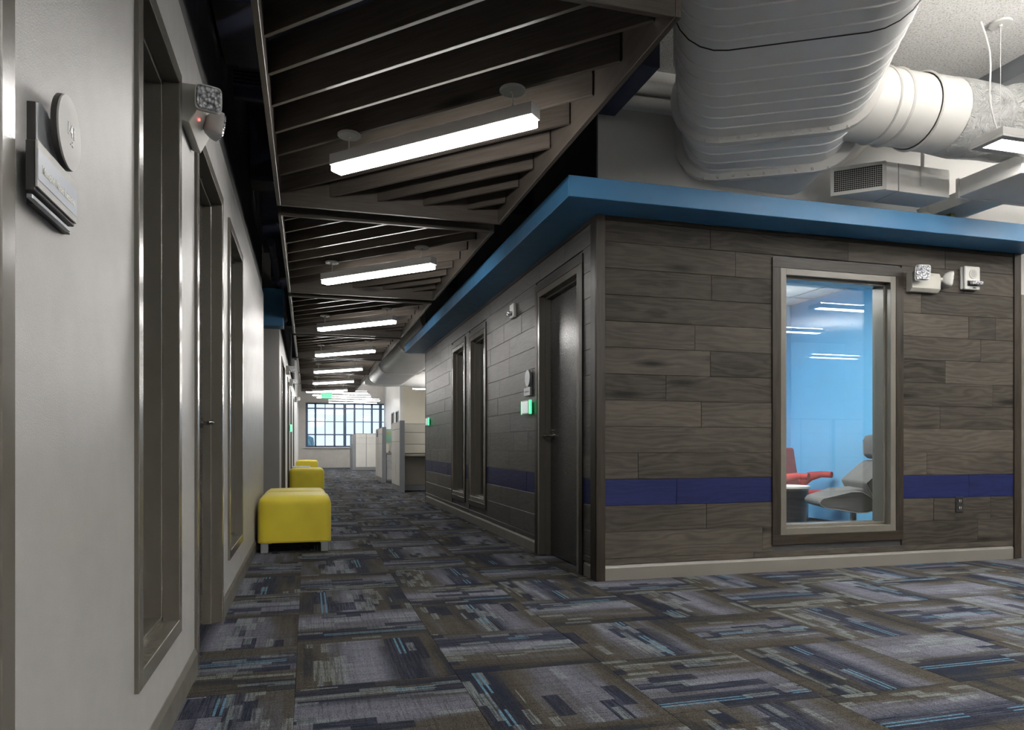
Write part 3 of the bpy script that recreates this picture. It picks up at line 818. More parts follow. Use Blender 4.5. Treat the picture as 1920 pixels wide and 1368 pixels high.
cl['label'] = 'glowing linear lamp under the slatted frame, ' + ordw[0]
for k in range(1, 7): dup(cl, (0, k * PER * .992, 0), 'glowing linear lamp under the slatted frame, ' + ordw[k], group='lamps under the slatted frames')

# sprinkler
spk = obj('sprinkler_pipe', TUBE([(.62, 2.6, 3.05), (.62, 12, 3.05)], .025, 12), M['navy'], smooth=40); tag(spk, 'navy sprinkler pipe above the slatted frames with one small head', 'pipe')
b_ = bmesh.new(); tube(b_, [(.63, 3.05, 3.02), (.63, 3.05, 2.76)], .010, 10); cyl(b_, (.63, 3.05, 2.745), .022, .006, 18)
obj('sprinkler', b_, M['alu'], spk, 40, label='small bright sprinkler head')

# ------------------------------------------------------------------ oval trunk duct
def oval(w, h, n=10):
    r = h / 2; pts = []
    for k in range(n + 1):
        a = -PI / 2 + PI * k / n; pts.append((w / 2 - r + r * math.cos(a), r * math.sin(a)))
    for k in range(n + 1):
        a = PI / 2 + PI * k / n; pts.append((-w / 2 + r + r * math.cos(a), r * math.sin(a)))
    return pts
ZD = 2.99
dirv = Vector((.5, .866, 0)).normalized()
pA = Vector((2.20, 2.91, ZD)); 
def at(s): return pA + dirv * s
def ring(path_pt, d, w, h, r):
    s, u = frame_of(d); b = bmesh.new(); pr = oval(w, h, 12)
    P = [path_pt + s * a + u * bb_ for a, bb_ in pr]; n = len(P); m = 8; grid = []
    cc = path_pt
    for i in range(n):
        t = (P[(i + 1) % n] - P[i - 1]).normalized(); nn = t.cross(d).normalized()
        grid.append([b.verts.new(P[i] + nn * r * math.cos(2 * PI * k / m) + d * r * math.sin(2 * PI * k / m)) for k in range(m)])
    for i in range(n):
        for k in range(m): b.faces.new((grid[i][k], grid[(i + 1) % n][k], grid[(i + 1) % n][(k + 1) % m], grid[i][(k + 1) % m]))
    return b
DW, DH = 1.10, .50
td = thing('oval_trunk_duct', 'big grey-white flat oval duct with seams crossing over the blue canopy', 'duct', (2.2, 2.91, ZD - DH / 2))
b_ = bmesh.new(); sweep(b_, [(.95, -2.0, ZD), (.95, .6, ZD), (1.06, .95, ZD), at(-1.55), at(-.75), at(.88)], oval(DW, DH, 12))
obj('duct_section', b_, M['duct'], td, 35)
b_ = bmesh.new(); sweep(b_, [at(.882), at(1.50)], oval(DW - .045, DH - .045, 12)); obj('duct_section', b_, M['duct'], td, 35)
b_ = bmesh.new(); sweep(b_, [at(1.502), at(1.62) + Vector((-.01, 0, -.02)), at(1.95) + Vector((-.10, 0, -.045)), at(2.4) + Vector((-.25, 0, -.05))], lambda i: oval(DW - .03 - .04 * min(i, 2), DH - .02, 12)); obj('duct_section', b_, M['duct'], td, 35)
for s in (-1.49, -1.36, -1.23, -1.10, -.97, -.84, -.71, -.58, -.45, -.32, -.205, .07, .20, .335, .465, .597, .73): obj('seam_rib', ring(at(s), dirv, DW + .004, DH + .004, .0055), M['rib'], td, 60)
obj('seam_joint', ring(at(-.12), dirv, DW + .001, DH + .001, .004), M['black'], td, 60, label='dark open joint round the duct')
for s in (1.045, 1.17, 1.32): obj('seam_rib', ring(at(s), dirv, DW - .040, DH - .040, .0055), M['rib'], td, 60)
for s in (.88, 1.50):
    b_ = bmesh.new(); sweep(b_, [at(s - .024), at(s + .024)], oval(DW + .085, DH + .07, 12)); f_ = obj('flange', b_, M['duct_w'], td, 35)
    sd_, up_ = frame_of(dirv)
    for q in range(9):
        b2 = bmesh.new(); cyl(b2, at(s - .030) + sd_ * (-.4 + q * .1) + up_ * (-DH / 2 - .016), .009, .014, 8)
        obj('flange_bolt', b2, M['duct_w'], f_, 40)

# hanger strap pair for the duct
for q in (-.6, .45):
    p = at(q); sd_, up_ = frame_of(dirv)
    for sg in (-1, 1):
        pp = p + sd_ * sg * (DW / 2 + .01)
        obj('hanger_rod', TUBE([(pp.x, pp.y, ZD), (pp.x, pp.y, CEIL - .001)], .005, 6), M['duct'], td)

# round branch duct
rb = thing('round_branch_duct', 'white round duct branching right from the oval duct and wrapped at the bend', 'duct', (3.3, 3.74, 2.8))
RZ = 3.035; RY = 3.74; RR = .222
b_ = bmesh.new(); sweep(b_, [(2.72, RY + .02, RZ - .02), (3.0, RY, RZ), (3.72, RY, RZ)], lambda i: circ(RR * (1.10 if i == 0 else 1.0), 32)); obj('duct_section', b_, M['duct_w'], rb, 40)
b_ = bmesh.new(); sweep(b_, [(3.722, RY, RZ), (4.02, RY, RZ)], circ(RR * 1.03, 32)); obj('duct_section', b_, M['duct_w'], rb, 40)
for x, r in ((3.42, .007), (3.52, .009), (3.73, .008)):
    b_ = bmesh.new(); sweep(b_, [(x - r, RY, RZ), (x, RY, RZ), (x + r, RY, RZ)], lambda i: circ(RR + (.004 if i != 1 else .004 + r) + (.006 if x > 3.6 else 0), 32)); obj('collar_ring', b_, M['duct_w'], rb, 40)
path = [(3.95, RY, RZ), (4.10, RY, RZ - .003), (4.26, RY - .02, RZ - .012)]
for k in range(1, 9):
    a = PI / 2 * k / 8; path.append((4.26 + .36 * math.sin(a), RY - .02 - .36 * (1 - math.cos(a)), RZ - .02 ))
path += [(4.62, 3.0, RZ - .01), (4.62, 1.0, RZ)]
rj = random.Random(3)
b_ = bmesh.new(); sweep(b_, path, lambda i: [(a * q, b * q) for (a, b) in circ(RR * (1.04 + .03 * math.sin(i * 1.7)), 40) for q in [1 + rj.uniform(-.012, .018)]]); obj('insulation_jacket', b_, M['foil'], rb, 70, label='crinkled white insulation wrap')

# register box and square duct hung at the front wall
rg = thing('supply_register_box', 'white boxy air register with wire mesh face above the blue canopy', 'vent', (3.95, 4.16, 2.65))
pz = [(3.527, 4.264), (3.784, 4.038), (4.348, 4.054), (4.338, 4.285)]
b_ = bmesh.new(); prism(b_, [(3.543, 4.268), (3.80, 4.045), (3.90, 4.048), (3.90, 4.282)], lambda a, b, t: (a, b, t), 2.65, 2.84); obj('register_body', b_, M['duct_w'], rg)
b_ = bmesh.new(); prism(b_, [(3.905, 4.046), (4.348, 4.054), (4.338, 4.285), (3.905, 4.282)], lambda a, b, t: (a, b, t), 2.648, 2.842, bev=.002); obj('duct_section', b_, M['duct_w'], rg)
e0 = Vector((3.530, 4.266, 0)); e1 = Vector((3.790, 4.040, 0)); ed = (e1 - e0); eL = ed.length; ed.normalize(); en = Vector((ed.y, -ed.x, 0)).normalized()
if en.dot(Vector((-1, -1, 0))) < 0: en = -en
Rm = Matrix((ed, -en, Vector((0, 0, 1)))).transposed().to_4x4(); Rm = Matrix.Translation(e0) @ Rm
b_ = bmesh.new()
for a in ((0, eL, 2.648, 2.672), (0, eL, 2.820, 2.842), (0, .022, 2.672, 2.820), (eL - .022, eL, 2.672, 2.820)): bx(b_, a[0], a[1], -.012, .004, a[2], a[3], mat=Rm)
obj('grille_frame', b_, M['duct_w'], rg)
obj('grille_back', BX(.02, eL - .02, -.001, .003, 2.67, 2.822, mat=Rm), M['black'], rg)
for q in range(1, 22): obj('grille_wire', BX(.022 + q * (eL - .044) / 22 - .0008, .022 + q * (eL - .044) / 22 + .0008, -.0065, -.004, 2.672, 2.820, mat=Rm), M['duct_w'], rg)
for q in range(1, 11): obj('grille_wire', BX(.022, eL - .022, -.009, -.0066, 2.672 + q * .01345 - .0008, 2.672 + q * .01345 + .0008, mat=Rm), M['duct_w'], rg)
board('hanger_strap', M['duct_w'], (4.10, 4.042, 2.70), (4.10, 4.042, CEIL - .001), .03, .003, rg, (1, 0, 0))
board('hanger_strap', M['duct_w'], (3.62, 4.29, 2.84), (4.05, 4.29, 3.25), .03, .003, rg, (-.7, 0, .7))
obj('wall_bracket', BX(3.95, 4.0, 4.28, 4.477, 2.78, 2.84), M['duct_w'], rg)
sqd = thing('square_duct', 'pale square sheet metal duct at the right picture edge above the canopy', 'duct', (4.7, 3.9, 2.65))
obj('duct_section', BX(4.40, 5.02, 3.56, 4.02, 2.65, 2.772, bev=.003), M['duct_w'], sqd)
obj('end_flange', BX(4.392, 5.028, 4.02, 4.045, 2.642, 2.780, bev=.002), M['duct_w'], sqd)
obj('duct_neck', BX(4.6, 4.9, 4.045, 4.477, 2.67, 2.77), M['duct_w'], sqd)
tag(obj('wall_conduit', TUBE([(4.45, 4.42, 2.70), (4.48, 4.42, 2.66), (4.55, 4.42, 2.645), (5.4, 4.42, 2.645)], .022, 12), M['white'], smooth=40), 'white pipe below the square duct', 'pipe')
b_ = bmesh.new(); cyl(b_, (4.72, 4.40, 2.655), .03, .035, 14, 'X'); tag(obj('brass_clip', b_, M['brass'], smooth=40), 'small brass coloured valve on the white pipe', 'valve')

# wall pipes
for z, r, x0, lab in ((3.27, .050, 1.99, 'upper'), (3.16, .048, 1.90, 'lower')):
    o = thing('wall_pipe', lab + ' of two horizontal pipes high on the wall behind the oval duct', 'pipe', (2.4, 4.36, z), 0, 'pipes behind the oval duct')
    obj('pipe_section', TUBE([(x0, 4.36, z), (5.3, 4.36, z)], r * .92, 16), M['white_wall'], o, 40)
    obj('pipe_end', TUBE([(x0 - 1.2, 4.36, z), (x0 + .05, 4.36, z)], r, 16), M['navy'], o, 40, label='navy painted pipe length')
tag(obj('ceiling_channel', BX(4.50, 4.66, -5.9, 4.47, 3.34, CEIL, bev=.003), M['grey_metal']), 'grey steel channel under the ceiling at the top right', 'beam')
tag(obj('ceiling_pipe', TUBE([(4.83, -5.9, 3.36), (4.83, 4.47, 3.36)], .04, 14), M['white'], smooth=40), 'white pipe beside the steel channel at the top right', 'pipe')

# office pendants ------------------------------------------------------
op = linear_light('pendant_light', 'flat rectangular pendant lamp at the upper right picture edge', 'lamp', (4.53, 3.396), 1.22, 2.72, 0, .218, .055, .012, M['lens_o'], M['lt_metal'], (-.50, .50), CEIL - .001, 'office pendant lamps', border=.045, cord=True, uplight='half')
op2 = linear_light('pendant_light', 'pendant lamp right of the camera position', 'lamp', (4.4, .2), 1.22, 2.72, 0, .218, .055, .012, M['lens_o'], M['lt_metal'], (-.50, .50), CEIL - .001, 'office pendant lamps', border=.045, uplight=True)
OFF = [(7.05, 1.1, 'pendant lamp in the open office whose reflection shows high in the meeting room glass'), (10.5, -3.4, 'pendant lamp deep in the open office behind the camera on the right'),
       (5.95, 3.396, 'pendant lamp out of frame to the right of the plank wall'), (2.3, -2.2, 'pendant lamp behind the camera beside the oval duct'),
       (7.3, -2.6, 'pendant lamp above the cubicles behind the camera'), (10.2, 1.8, 'pendant lamp at the far right of the open office'), (-.0, -2.6, 'pendant lamp behind the camera over the corridor'),
       (4.6, -2.4, 'added fill pendant lamp well behind the camera on the right'), (5.2, -4.8, 'added fill pendant lamp near the wall behind the camera'), (7.4, -.7, 'added fill pendant lamp over the open office walkway'), (2.6, .4, 'added fill pendant lamp just right of the camera'), (3.9, 1.9, 'added fill pendant lamp out of frame between the camera and the front plank wall')]  # these five are unseen lamps, added to brighten ceiling, duct and front wall
for x, y, lab in OFF: dup(op2 if y < 3 else op, (x - 4.4, y - .2, 0) if y < 3 else (x - 4.53, 0, 0), lab, group='office pendant lamps')

# ------------------------------------------------------------------ far end: pendants, exit sign, far duct
fp = linear_light('pendant_light', 'pendant lamp just past the last slatted frame', 'lamp', (.9, 23.4), 1.9, 2.57, 0, .12, .07, .018, M['lens_far'], M['lt_metal'], (-.8, .8), CEIL - .001, 'pendant lamps before the far window', uplight='far')
for k, (x, y) in enumerate([(1.1, 24.8), (1.25, 26.2), (1.7, 27.8), (1.75, 29.6)]):
    dup(fp, (x - .9, y - 23.4, .02 * k), ['second', 'third', 'fourth', 'last'][k] + ' pendant lamp counted towards the far window', group='pendant lamps before the far window')
cp = linear_light('pendant_light', 'nearest pendant lamp above the cubicle office', 'lamp', (3.95, 14.0), 1.9, 2.62, 0, .12, .07, .018, M['lens'], M['lt_metal'], (-.8, .8), CEIL - .001, 'pendant lamps above the cubicles', uplight='soft')
for k, (x, y) in enumerate([(4.0, 16.6), (4.0, 19.2), (4.0, 21.8), (6.4, 14.0), (6.4, 18), (6.4, 22)]):
    dup(cp, (x - 3.95, y - 14.0, 0), ['second', 'third', 'fourth', 'fifth', 'sixth', 'last'][k] + ' pendant lamp above the cubicle office', group='pendant lamps above the cubicles')
ex = thing('exit_sign', 'green lit EXIT sign hanging at the corridor end', 'sign', (.56, 22.75, 2.36))
obj('sign_body', BX(.40, .72, 22.74, 22.765, 2.36, 2.56, bev=.003), M['exit_green'], ex)
text('letters', 'EXIT', .15, M['paper'], ex, (.56, 22.737, 2.46), (PI / 2, 0, 0), .0015)
obj('sign_stem', TUBE([(.56, 22.752, 2.56), (.56, 22.752, CEIL - .001)], .008, 8), M['white'], ex)
ex['label'] = 'green lit EXIT sign hanging before the far window'

fd = thing('oval_duct', 'long grey flat oval duct beyond the plank box with round flanges', 'duct', (2.3, 17, 2.74))
for y0, y1 in ((11.73, 14.4), (14.404, 18.6), (18.604, 22.0)):
    b_ = bmesh.new(); sweep(b_, [(2.32, y0, 3.0), (2.32, y1, 3.0)], oval(1.12, .50, 12)); obj('duct_section', b_, M['duct'], fd, 35)
for y in (14.4, 18.6, 21.98):
    b_ = bmesh.new(); sweep(b_, [(2.32, y - .03, 3.0), (2.32, y + .03, 3.0)], oval(1.18, .55, 12)); obj('flange', b_, M['duct'], fd, 35)
b_ = bmesh.new(); sweep(b_, [(1.75, 22.65, 3.02), (2.3, 22.45, 2.98), (2.9, 22.5, 3.0), (3.6, 22.7, 3.0)], lambda i: circ(.24 + .01 * (i % 2), 24))
fx_ = tag(obj('flexible_duct', b_, M['duct'], smooth=50), 'short grey flexible duct past the end of the long oval duct', 'duct')
for x in (2.2, 3.1): obj('hanger_rod', TUBE([(x, 22.48, 3.2), (x, 22.48, CEIL)], .006, 6), M['duct'], fx_)
rw = random.Random(2)
for k in range(4):
    y = 13.2 + k * 2.6; x = 3.25 + .1 * k
    pts = [(x - .25, y, CEIL - .002), (x - .22, y, 3.2), (x - .12 + .03 * k, y, 2.95), (x - .1, y, 2.76)]
    tag(obj('power_cord', TUBE(pts, .012, 8), M['cable'], smooth=50), 'white cord dropping to the %s cubicle office lamp' % ['nearest', 'second', 'third', 'fourth'][k], 'cord', 'cords above the cubicles')

# purple banner with letter
bn = thing('banner', 'purple wall banner with a white letter above the cubicles', 'banner', (4.75, 25.48, 1.9))
obj('banner_board', BX(4.13, 5.3, 25.475, 25.498, 1.75, 2.45), M['purple'], bn)
text('letters', 'R', .26, M['paper'], bn, (4.20, 25.470, 1.88), (PI / 2, 0, 0), .002, align='LEFT')

# ------------------------------------------------------------------ cubicles
def cubicle(x, y0, y1, ztop, n, label, face):
    t = thing('cubicle', label, 'cubicle', (x, y0, 0), 0, 'office cubicles')
    # side panel along Y, cells as parts
    w = .07
    obj('panel_frame', BX(x, x + w, y0, y1, .0, ztop, bev=.004), M['cub_metal'], t)
    obj('end_post', BX(x - .012, x + w + .012, y0 - .06, y0, 0, ztop + .012, bev=.005), M['cub_metal'], t)
    cuts = [.115, ztop - .40, ztop - .155, ztop - .02] if True else []
    ny = n; L = (y1 - y0) / ny
    for i in range(ny):
        for a, b in zip(cuts[:-1], cuts[1:]):
            obj('panel_tile', BX(x - .012, x, y0 + i * L + .02, y0 + (i + 1) * L - .02, a + .006, b - .006, bev=.003), face, t)
    return t
cA = cubicle(1.725, 14.06, 15.45, 1.385, 2, 'nearest tall office cubicle beside the end of the plank wall', M['panel_fab_w'])
obj('panel_frame', BX(1.807, 4.2, 14.75, 14.82, 0, 1.36, bev=.004), M['cub_metal'], cA)
for a, b in ((.76, .93), (.94, 1.17), (1.18, 1.345)): obj('panel_tile', BX(1.82, 4.19, 14.738, 14.75, a, b, bev=.003), M['panel_fab'], cA)
obj('worktop', BX(1.80, 4.2, 14.16, 14.748, .70, .735, bev=.004), M['worktop'], cA)
obj('modesty_panel', BX(1.82, 4.19, 14.72, 14.749, .11, .69), M['worktop'], cA)
obj('base_rail', BX(1.82, 4.19, 14.70, 14.719, 0, .10), M['cub_metal'], cA)
cB = cubicle(1.755, 17.8, 19.5, 1.355, 2, 'middle office cubicle with a green poster behind its end post', M['panel_fab_w'])
obj('panel_frame', BX(1.837, 4.2, 19.0, 19.07, 0, 1.34, bev=.004), M['cub_metal'], cB)
obj('panel_tile', BX(1.85, 4.19, 18.988, 19.0, .76, 1.32, bev=.003), M['panel_fab'], cB)
obj('worktop', BX(1.84, 4.2, 18.4, 18.986, .70, .735, bev=.004), M['worktop'], cB)
cC = thing('cubicle', 'farthest office cubicle with two pale panels facing the corridor', 'cubicle', (2.1, 27.4, 0), 0, 'office cubicles')
obj('panel_frame', BX(1.70, 2.50, 27.4, 27.47, 0, 1.375, bev=.004), M['cub_metal'], cC)
obj('end_post', BX(2.50, 2.60, 27.36, 27.50, 0, 1.39, bev=.004), M['cub_metal'], cC)
obj('panel_frame', BX(1.60, 1.70, 27.4, 29.0, 0, 1.33, bev=.004), M['cub_metal'], cC)
for i in range(2):
    for a, b in ((.12, .98), (.985, 1.20), (1.205, 1.35)): obj('panel_tile', BX(1.725 + i * .39, 2.095 + i * .39, 27.386, 27.4, a, b, bev=.003), M['panel_fab_w'], cC)
for i, z in enumerate((1.0, 1.1, 1.2)): obj('pinned_note', BX(1.592, 1.5995, 27.5, 27.7, z, z + .07), M['paper'], cC)
b_ = BX(2.10, 2.52, 18.40, 18.90, .0, .69, bev=.004)
fc = obj('file_cabinet', b_, M['cub_metal']); tag(fc, 'grey drawer pedestal under the middle cubicle worktop', 'cabinet')
fc.location.x = -.19
for z0, z1 in ((.05, .36), (.365, .525), (.53, .685)):
    dr = obj('drawer', BX(2.10 - .19 + .01, 2.52 - .19 - .01, 18.385, 18.40, z0, z1, bev=.003), M['lt_metal'], fc)
    obj('handle', BX(2.22 - .19, 2.40 - .19, 18.36, 18.386, z1 - .045, z1 - .03, bev=.002), M['black'], dr)
ps = thing('poster', 'mint green poster with an orange arc on the middle cubicle panel', 'poster', (2.1, 18.98, 1.1))
obj('poster_sheet', BX(1.86, 2.35, 18.978, 18.986, .99, 1.31), M['mint'], ps)
arc = [(2.02 + .085 * math.cos(a), 18.974, 1.17 + .085 * math.sin(a)) for a in [PI * k / 10 for k in range(11)]]
obj('printed_arc', TUBE(arc, .010, 6), M['orange'], ps)
vs = obj('paper_holder', BX(1.88, 2.0, 18.75, 18.85, .735, .95, bev=.01), M['paper']); tag(vs, 'white paper holder on the middle cubicle worktop', 'holder')
vs2 = obj('paper_holder', BX(2.06, 2.14, 18.75, 18.85, .735, .90, bev=.01), M['paper']); tag(vs2, 'smaller white holder beside the paper holder', 'holder')
st = obj('star_ornament', BX(0, 1, 0, 1, 0, 1), M['mullion']); bpy.data.meshes.remove(st.data)
b_ = bmesh.new(); sp = []
for k in range(10):
    r = .10 if k % 2 == 0 else .042; a = PI / 2 + k * PI / 5; sp.append((r * math.cos(a), r * math.sin(a)))
prism(b_, sp, lambda a, b, t: (t, 18.95 + a, 1.22 + b), 1.725, 1.7425)
tag(obj('star_ornament', b_, M['mullion']), 'dark blue star fixed on the side of the middle cubicle', 'ornament')

# open office cubicles behind the camera (seen mirrored in the meeting room glass)
for k, x in enumerate((7.6, 8.9, 10.2)):
    t = thing('cubicle', ['left', 'middle', 'right'][k] + ' cubicle screen of the open office behind the camera', 'cubicle', (x + .6, -1.5, 0), 0, 'cubicle screens of the open office')
    obj('panel_frame', BX(x, x + 1.22, -1.54, -1.47, 0, 1.38, bev=.004), M['cub_metal'], t)
    for i in range(2):
        for a, b in ((.12, .70), (.705, 1.12), (1.125, 1.36)): obj('panel_tile', BX(x + .02 + i * .60, x + .60 + i * .60, -1.47, -1.458, a, b, bev=.003), M['panel_fab_w'], t)

# ------------------------------------------------------------------ ottomans
def ottoman(x0, y0, w, dep, label):
    t = thing('ottoman', label, 'ottoman', (x0 + w / 2, y0 + dep / 2, 0), 0, 'yellow ottomans')
    b = BX(x0, x0 + w, y0, y0 + dep, .085, .475)
    bmesh.ops.subdivide_edges(b, edges=b.edges[:], cuts=10, use_grid_fill=True)
    cx, cy = x0 + w / 2, y0 + dep / 2
    for v in b.verts:
        # rounded box: pull corners in, crown the top
        rx, ry = w / 2, dep / 2
        dx, dy, dz = v.co.x - cx, v.co.y - cy, v.co.z - .28
        rad = .055
        qx = max(abs(dx) - (rx - rad), 0); qy = max(abs(dy) - (ry - rad), 0); qz = max(dz - (.195 - .075), 0)
        ix = math.copysign(min(abs(dx), rx - rad), dx); iy = math.copysign(min(abs(dy), ry - rad), dy); iz = min(dz, .12)
        n = math.sqrt((qx / rad) ** 2 + (qy / rad) ** 2 + (qz / .075) ** 2)
        if n > 1e-6:
            m = max(qx / rad, qy / rad, qz / .075) / n
            v.co.x = cx + ix + math.copysign(qx * m, dx); v.co.y = cy + iy + math.copysign(qy * m, dy)
            if qz > 0: v.co.z = .28 + iz + qz * m
        if dz > .1: v.co.z += .012 * (1 - (dx / rx) ** 2) * (1 - (dy / ry) ** 2)
    obj('upholstered_block', b, M['yellow'], t, 60)
    seam = bmesh.new()
    zz = .395
    pr = [(x0 + .03, y0 - .0005), (x0 + w - .03, y0 - .0005)]
    tube(seam, [(x0 + .02, y0 + .001, .093), (x0 + w - .02, y0 + .001, .093)], .004, 6)
    obj('seam', seam, M['yellow_pipe'], t, 40)
    for ax in (x0 + .025, x0 + w - .085):
        for ay in (y0 + .02, y0 + dep - .08): obj('leg', BX(ax, ax + .06, ay, ay + .06, 0, .095, bev=.002), M['leg'], t)
    return t
ottoman(-.405, 6.38, .60, .64, 'yellow upholstered ottoman nearest the camera by the left wall')
ottoman(-.405, 7.04, .58, .64, 'yellow ottoman right behind the nearest one')
ottoman(-.335, 14.2, .64, .64, 'yellow ottoman in front of the small side table')
ottoman(-.335, 22.4, .64, .64, 'farthest yellow ottoman near the big window')
tb = thing('side_table', 'small white topped side table between the two far yellow ottomans', 'table', (-.1, 16.6, 0))
obj('tabletop', BX(-.33, .06, 16.3, 16.8, .435, .455, bev=.003), M['white'], tb)
obj('table_edge', BX(-.325, .055, 16.305, 16.795, .415, .434), M['black'], tb)
for x, y in ((-.31, 16.33), (.04, 16.33), (-.31, 16.77), (.04, 16.77)): obj('leg', TUBE([(x, y, 0), (x, y, .42)], .01, 8), M['chrome'], tb)

# ------------------------------------------------------------------ signs on the left wall
sg = thing('room_sign', 'room sign reading 141 with brushed disc and pale name plate on the left wall', 'sign', (XL, 1.45, 1.3))
R90 = (PI / 2, 0, PI / 2)
X = XL
# back plate with a curved top edge
pts = [(1.315, 1.286), (1.315, 1.449), (1.33, 1.456), (1.37, 1.453), (1.42, 1.44), (1.46, 1.424), (1.49, 1.41), (1.49, 1.286)]
b_ = bmesh.new(); prism(b_, pts, lambda a, b, t: (t, a, b), X, X + .012); obj('back_plate', b_, M['sign_dark'], sg)
b_ = bmesh.new(); prism(b_, [(a + (.001 if a < 1.4 else -.001), b - (.001 if b > 1.3 else -.001)) for a, b in pts], lambda a, b, t: (t, a, b), X + .0122, X + .0130); obj('brushed_face', b_, M['leg'], sg)
b_ = bmesh.new(); cyl(b_, (X + .0255, 1.417, 1.443), .063, .009, 56, 'X', bev=.001); obj('disc_edge', b_, M['sign_dark'], sg, 40)
b_ = bmesh.new(); cyl(b_, (X + .0315, 1.417, 1.443), .062, .003, 56, 'X'); dk = obj('disc_face', b_, M['sign_silver'], sg, 40)
text('number', '141', .030, M['black'], dk, (X + .0332, 1.422, 1.448), R90, .0006)
text('braille', '. :.', .018, M['black'], dk, (X + .0332, 1.424, 1.429), R90, .0006)
obj('name_holder', BX(X + .0134, X + .0268, 1.268, 1.462, 1.293, 1.371, bev=.0015), M['sign_dark'], sg)
obj('name_plate_metal', BX(X + .0270, X + .0305, 1.267, 1.462, 1.299, 1.372, bev=.0006), M['sign_silver'], sg)
pl_ = obj('name_plate_insert', BX(X + .0306, X + .0312, 1.2675, 1.4615, 1.311, 1.358), M['sign_blue'], sg)
text('letters', 'Memphis Music Initiative', .0165, M['paper'], pl_, (X + .0314, 1.366, 1.331), R90, .0003)
obj('lower_rail', BX(X + .0134, X + .022, 1.272, 1.458, 1.282, 1.289, bev=.001), M['leg'], sg)

# emergency light, left wall
def lamp_head(parent, c, n, size, m_body=M['white']):
    """square lamp head at c facing n"""
    n = Vector(n).normalized(); s, u = frame_of(n)
    R = Matrix((s, n, u)).transposed().to_4x4(); R = Matrix.Translation(c) @ R
    b = bmesh.new()
    def prf(sc): return [(a * sc, bb_ * sc) for a, bb_ in [(size / 2 * math.copysign(abs(math.cos(q)) ** .35, math.cos(q)), size / 2 * math.copysign(abs(math.sin(q)) ** .35, math.sin(q))) for q in [2 * PI * k / 28 for k in range(28)]]]
    base = [(-.045, .45), (-.035, .72), (-.015, .95), (0.0, 1.04), (.010, 1.04)]
    C = Vector(c)
    rowsv = []
    for off, sc in base: rowsv.append([b.verts.new(C + n * off + s * a + u * q) for a, q in prf(sc)])
    for r0, r1 in zip(rowsv[:-1], rowsv[1:]):
        for k in range(28): b.faces.new((r0[k], r0[(k + 1) % 28], r1[(k + 1) % 28], r1[k]))
    b.faces.new(rowsv[0]); b.faces.new(rowsv[-1])
    h = obj('lamp_head', b, m_body, parent, 40)
    b = bmesh.new(); r0 = [b.verts.new(C + n * .0105 + s * a + u * q) for a, q in prf(.97)]; r1 = [b.verts.new(C + n * .018 + s * a + u * q) for a, q in prf(.88)]
    for k in range(28): b.faces.new((r0[k], r0[(k + 1) % 28], r1[(k + 1) % 28], r1[k]))
    b.faces.new(r1); b.faces.new(r0)
    obj('lens', b, M['facet'], h, 40)
    return h
el = thing('emergency_light', 'white twin head emergency lamp high on the left wall', 'lamp', (XL, 2.95, 2.1))
b_ = bmesh.new()
prism(b_, [(0, 2.17), (.055, 2.17), (.068, 2.155), (.068, 2.105), (.03, 2.03), (0, 2.04)], lambda a, b, t: (XL + a, t, b), 2.74, 3.02, bev=.003); obj('housing', b_, M['cream'], el)
obj('indicator', BX(XL + .048, XL + .058, 2.80, 2.81, 2.070, 2.076), M['red_led'], el)
lamp_head(el, (XL + .095, 2.72, 2.112), (.32, -1, -.05), .086)
lamp_head(el, (XL + .105, 2.90, 2.095), (1, .40, -.12), .086)
obj('swivel', TUBE([(XL + .06, 2.79, 2.13), (XL + .095, 2.765, 2.115)], .018, 12), M['cream'], el, 40)
obj('swivel', TUBE([(XL + .05, 2.89, 2.11), (XL + .07, 2.895, 2.10)], .018, 12), M['cream'], el, 40)

# emergency light on front wall
YP = YF - .012
e2 = thing('emergency_light', 'white twin head emergency lamp on the front plank wall right of the window', 'lamp', (4.53, YP, 2.1))
b_ = bmesh.new(); prism(b_, [(0, 2.215), (.05, 2.215), (.06, 2.19), (.06, 2.095), (.035, 2.07), (0, 2.07)], lambda a, b, t: (t, YP - a, b), 4.375, 4.645, bev=.003); obj('housing', b_, M['cream'], e2)
lamp_head(e2, (4.42, YP - .105, 2.195), (-.25, -1, -.12), .115)
lamp_head(e2, (4.71, YP - .060, 2.170), (1, -.35, -.15), .115)
obj('swivel', TUBE([(4.43, YP - .04, 2.19), (4.425, YP - .07, 2.192)], .02, 12), M['cream'], e2, 40)
obj('swivel', TUBE([(4.62, YP - .03, 2.165), (4.67, YP - .05, 2.17)], .02, 12), M['cream'], e2, 40)
# fire strobe front
fs = thing('fire_alarm', 'white fire alarm speaker with clear strobe near the right end of the front wall', 'alarm', (4.99, YP, 2.1))
obj('backbox', BX(4.885, 5.045, YP - .022, YP, 2.118, 2.292, bev=.006), M['white'], fs)
obj('cover', BX(4.893, 5.045, YP - .045, YP - .0225, 2.114, 2.296, bev=.010, seg=3), M['white'], fs)
b_ = bmesh.new(); cyl(b_, (4.972, YP - .047, 2.235), .038, .004, 28, 'Y'); obj('speaker_grille', b_, M['cream'], fs, 40)
for q in range(7): obj('grille_slot', BX(4.972 - .026 + abs(q - 3) * .003, 4.972 + .026 - abs(q - 3) * .003, YP - .0498, YP - .0488, 2.212 + q * .0075, 2.2145 + q * .0075), M['grey_metal'], fs)
obj('strobe_base', BX(4.915, 5.035, YP - .052, YP - .0455, 2.142, 2.182, bev=.002), M['black'], fs)
obj('strobe_lens', BX(4.925, 5.035, YP - .085, YP - .0522, 2.148, 2.177, bev=.008, seg=2), M['facet'], fs, 40)
text('letters', 'FIRE', .018, M['black'], fs, (4.985, YP - .0455, 2.128), (PI / 2, 0, 0), .0006)
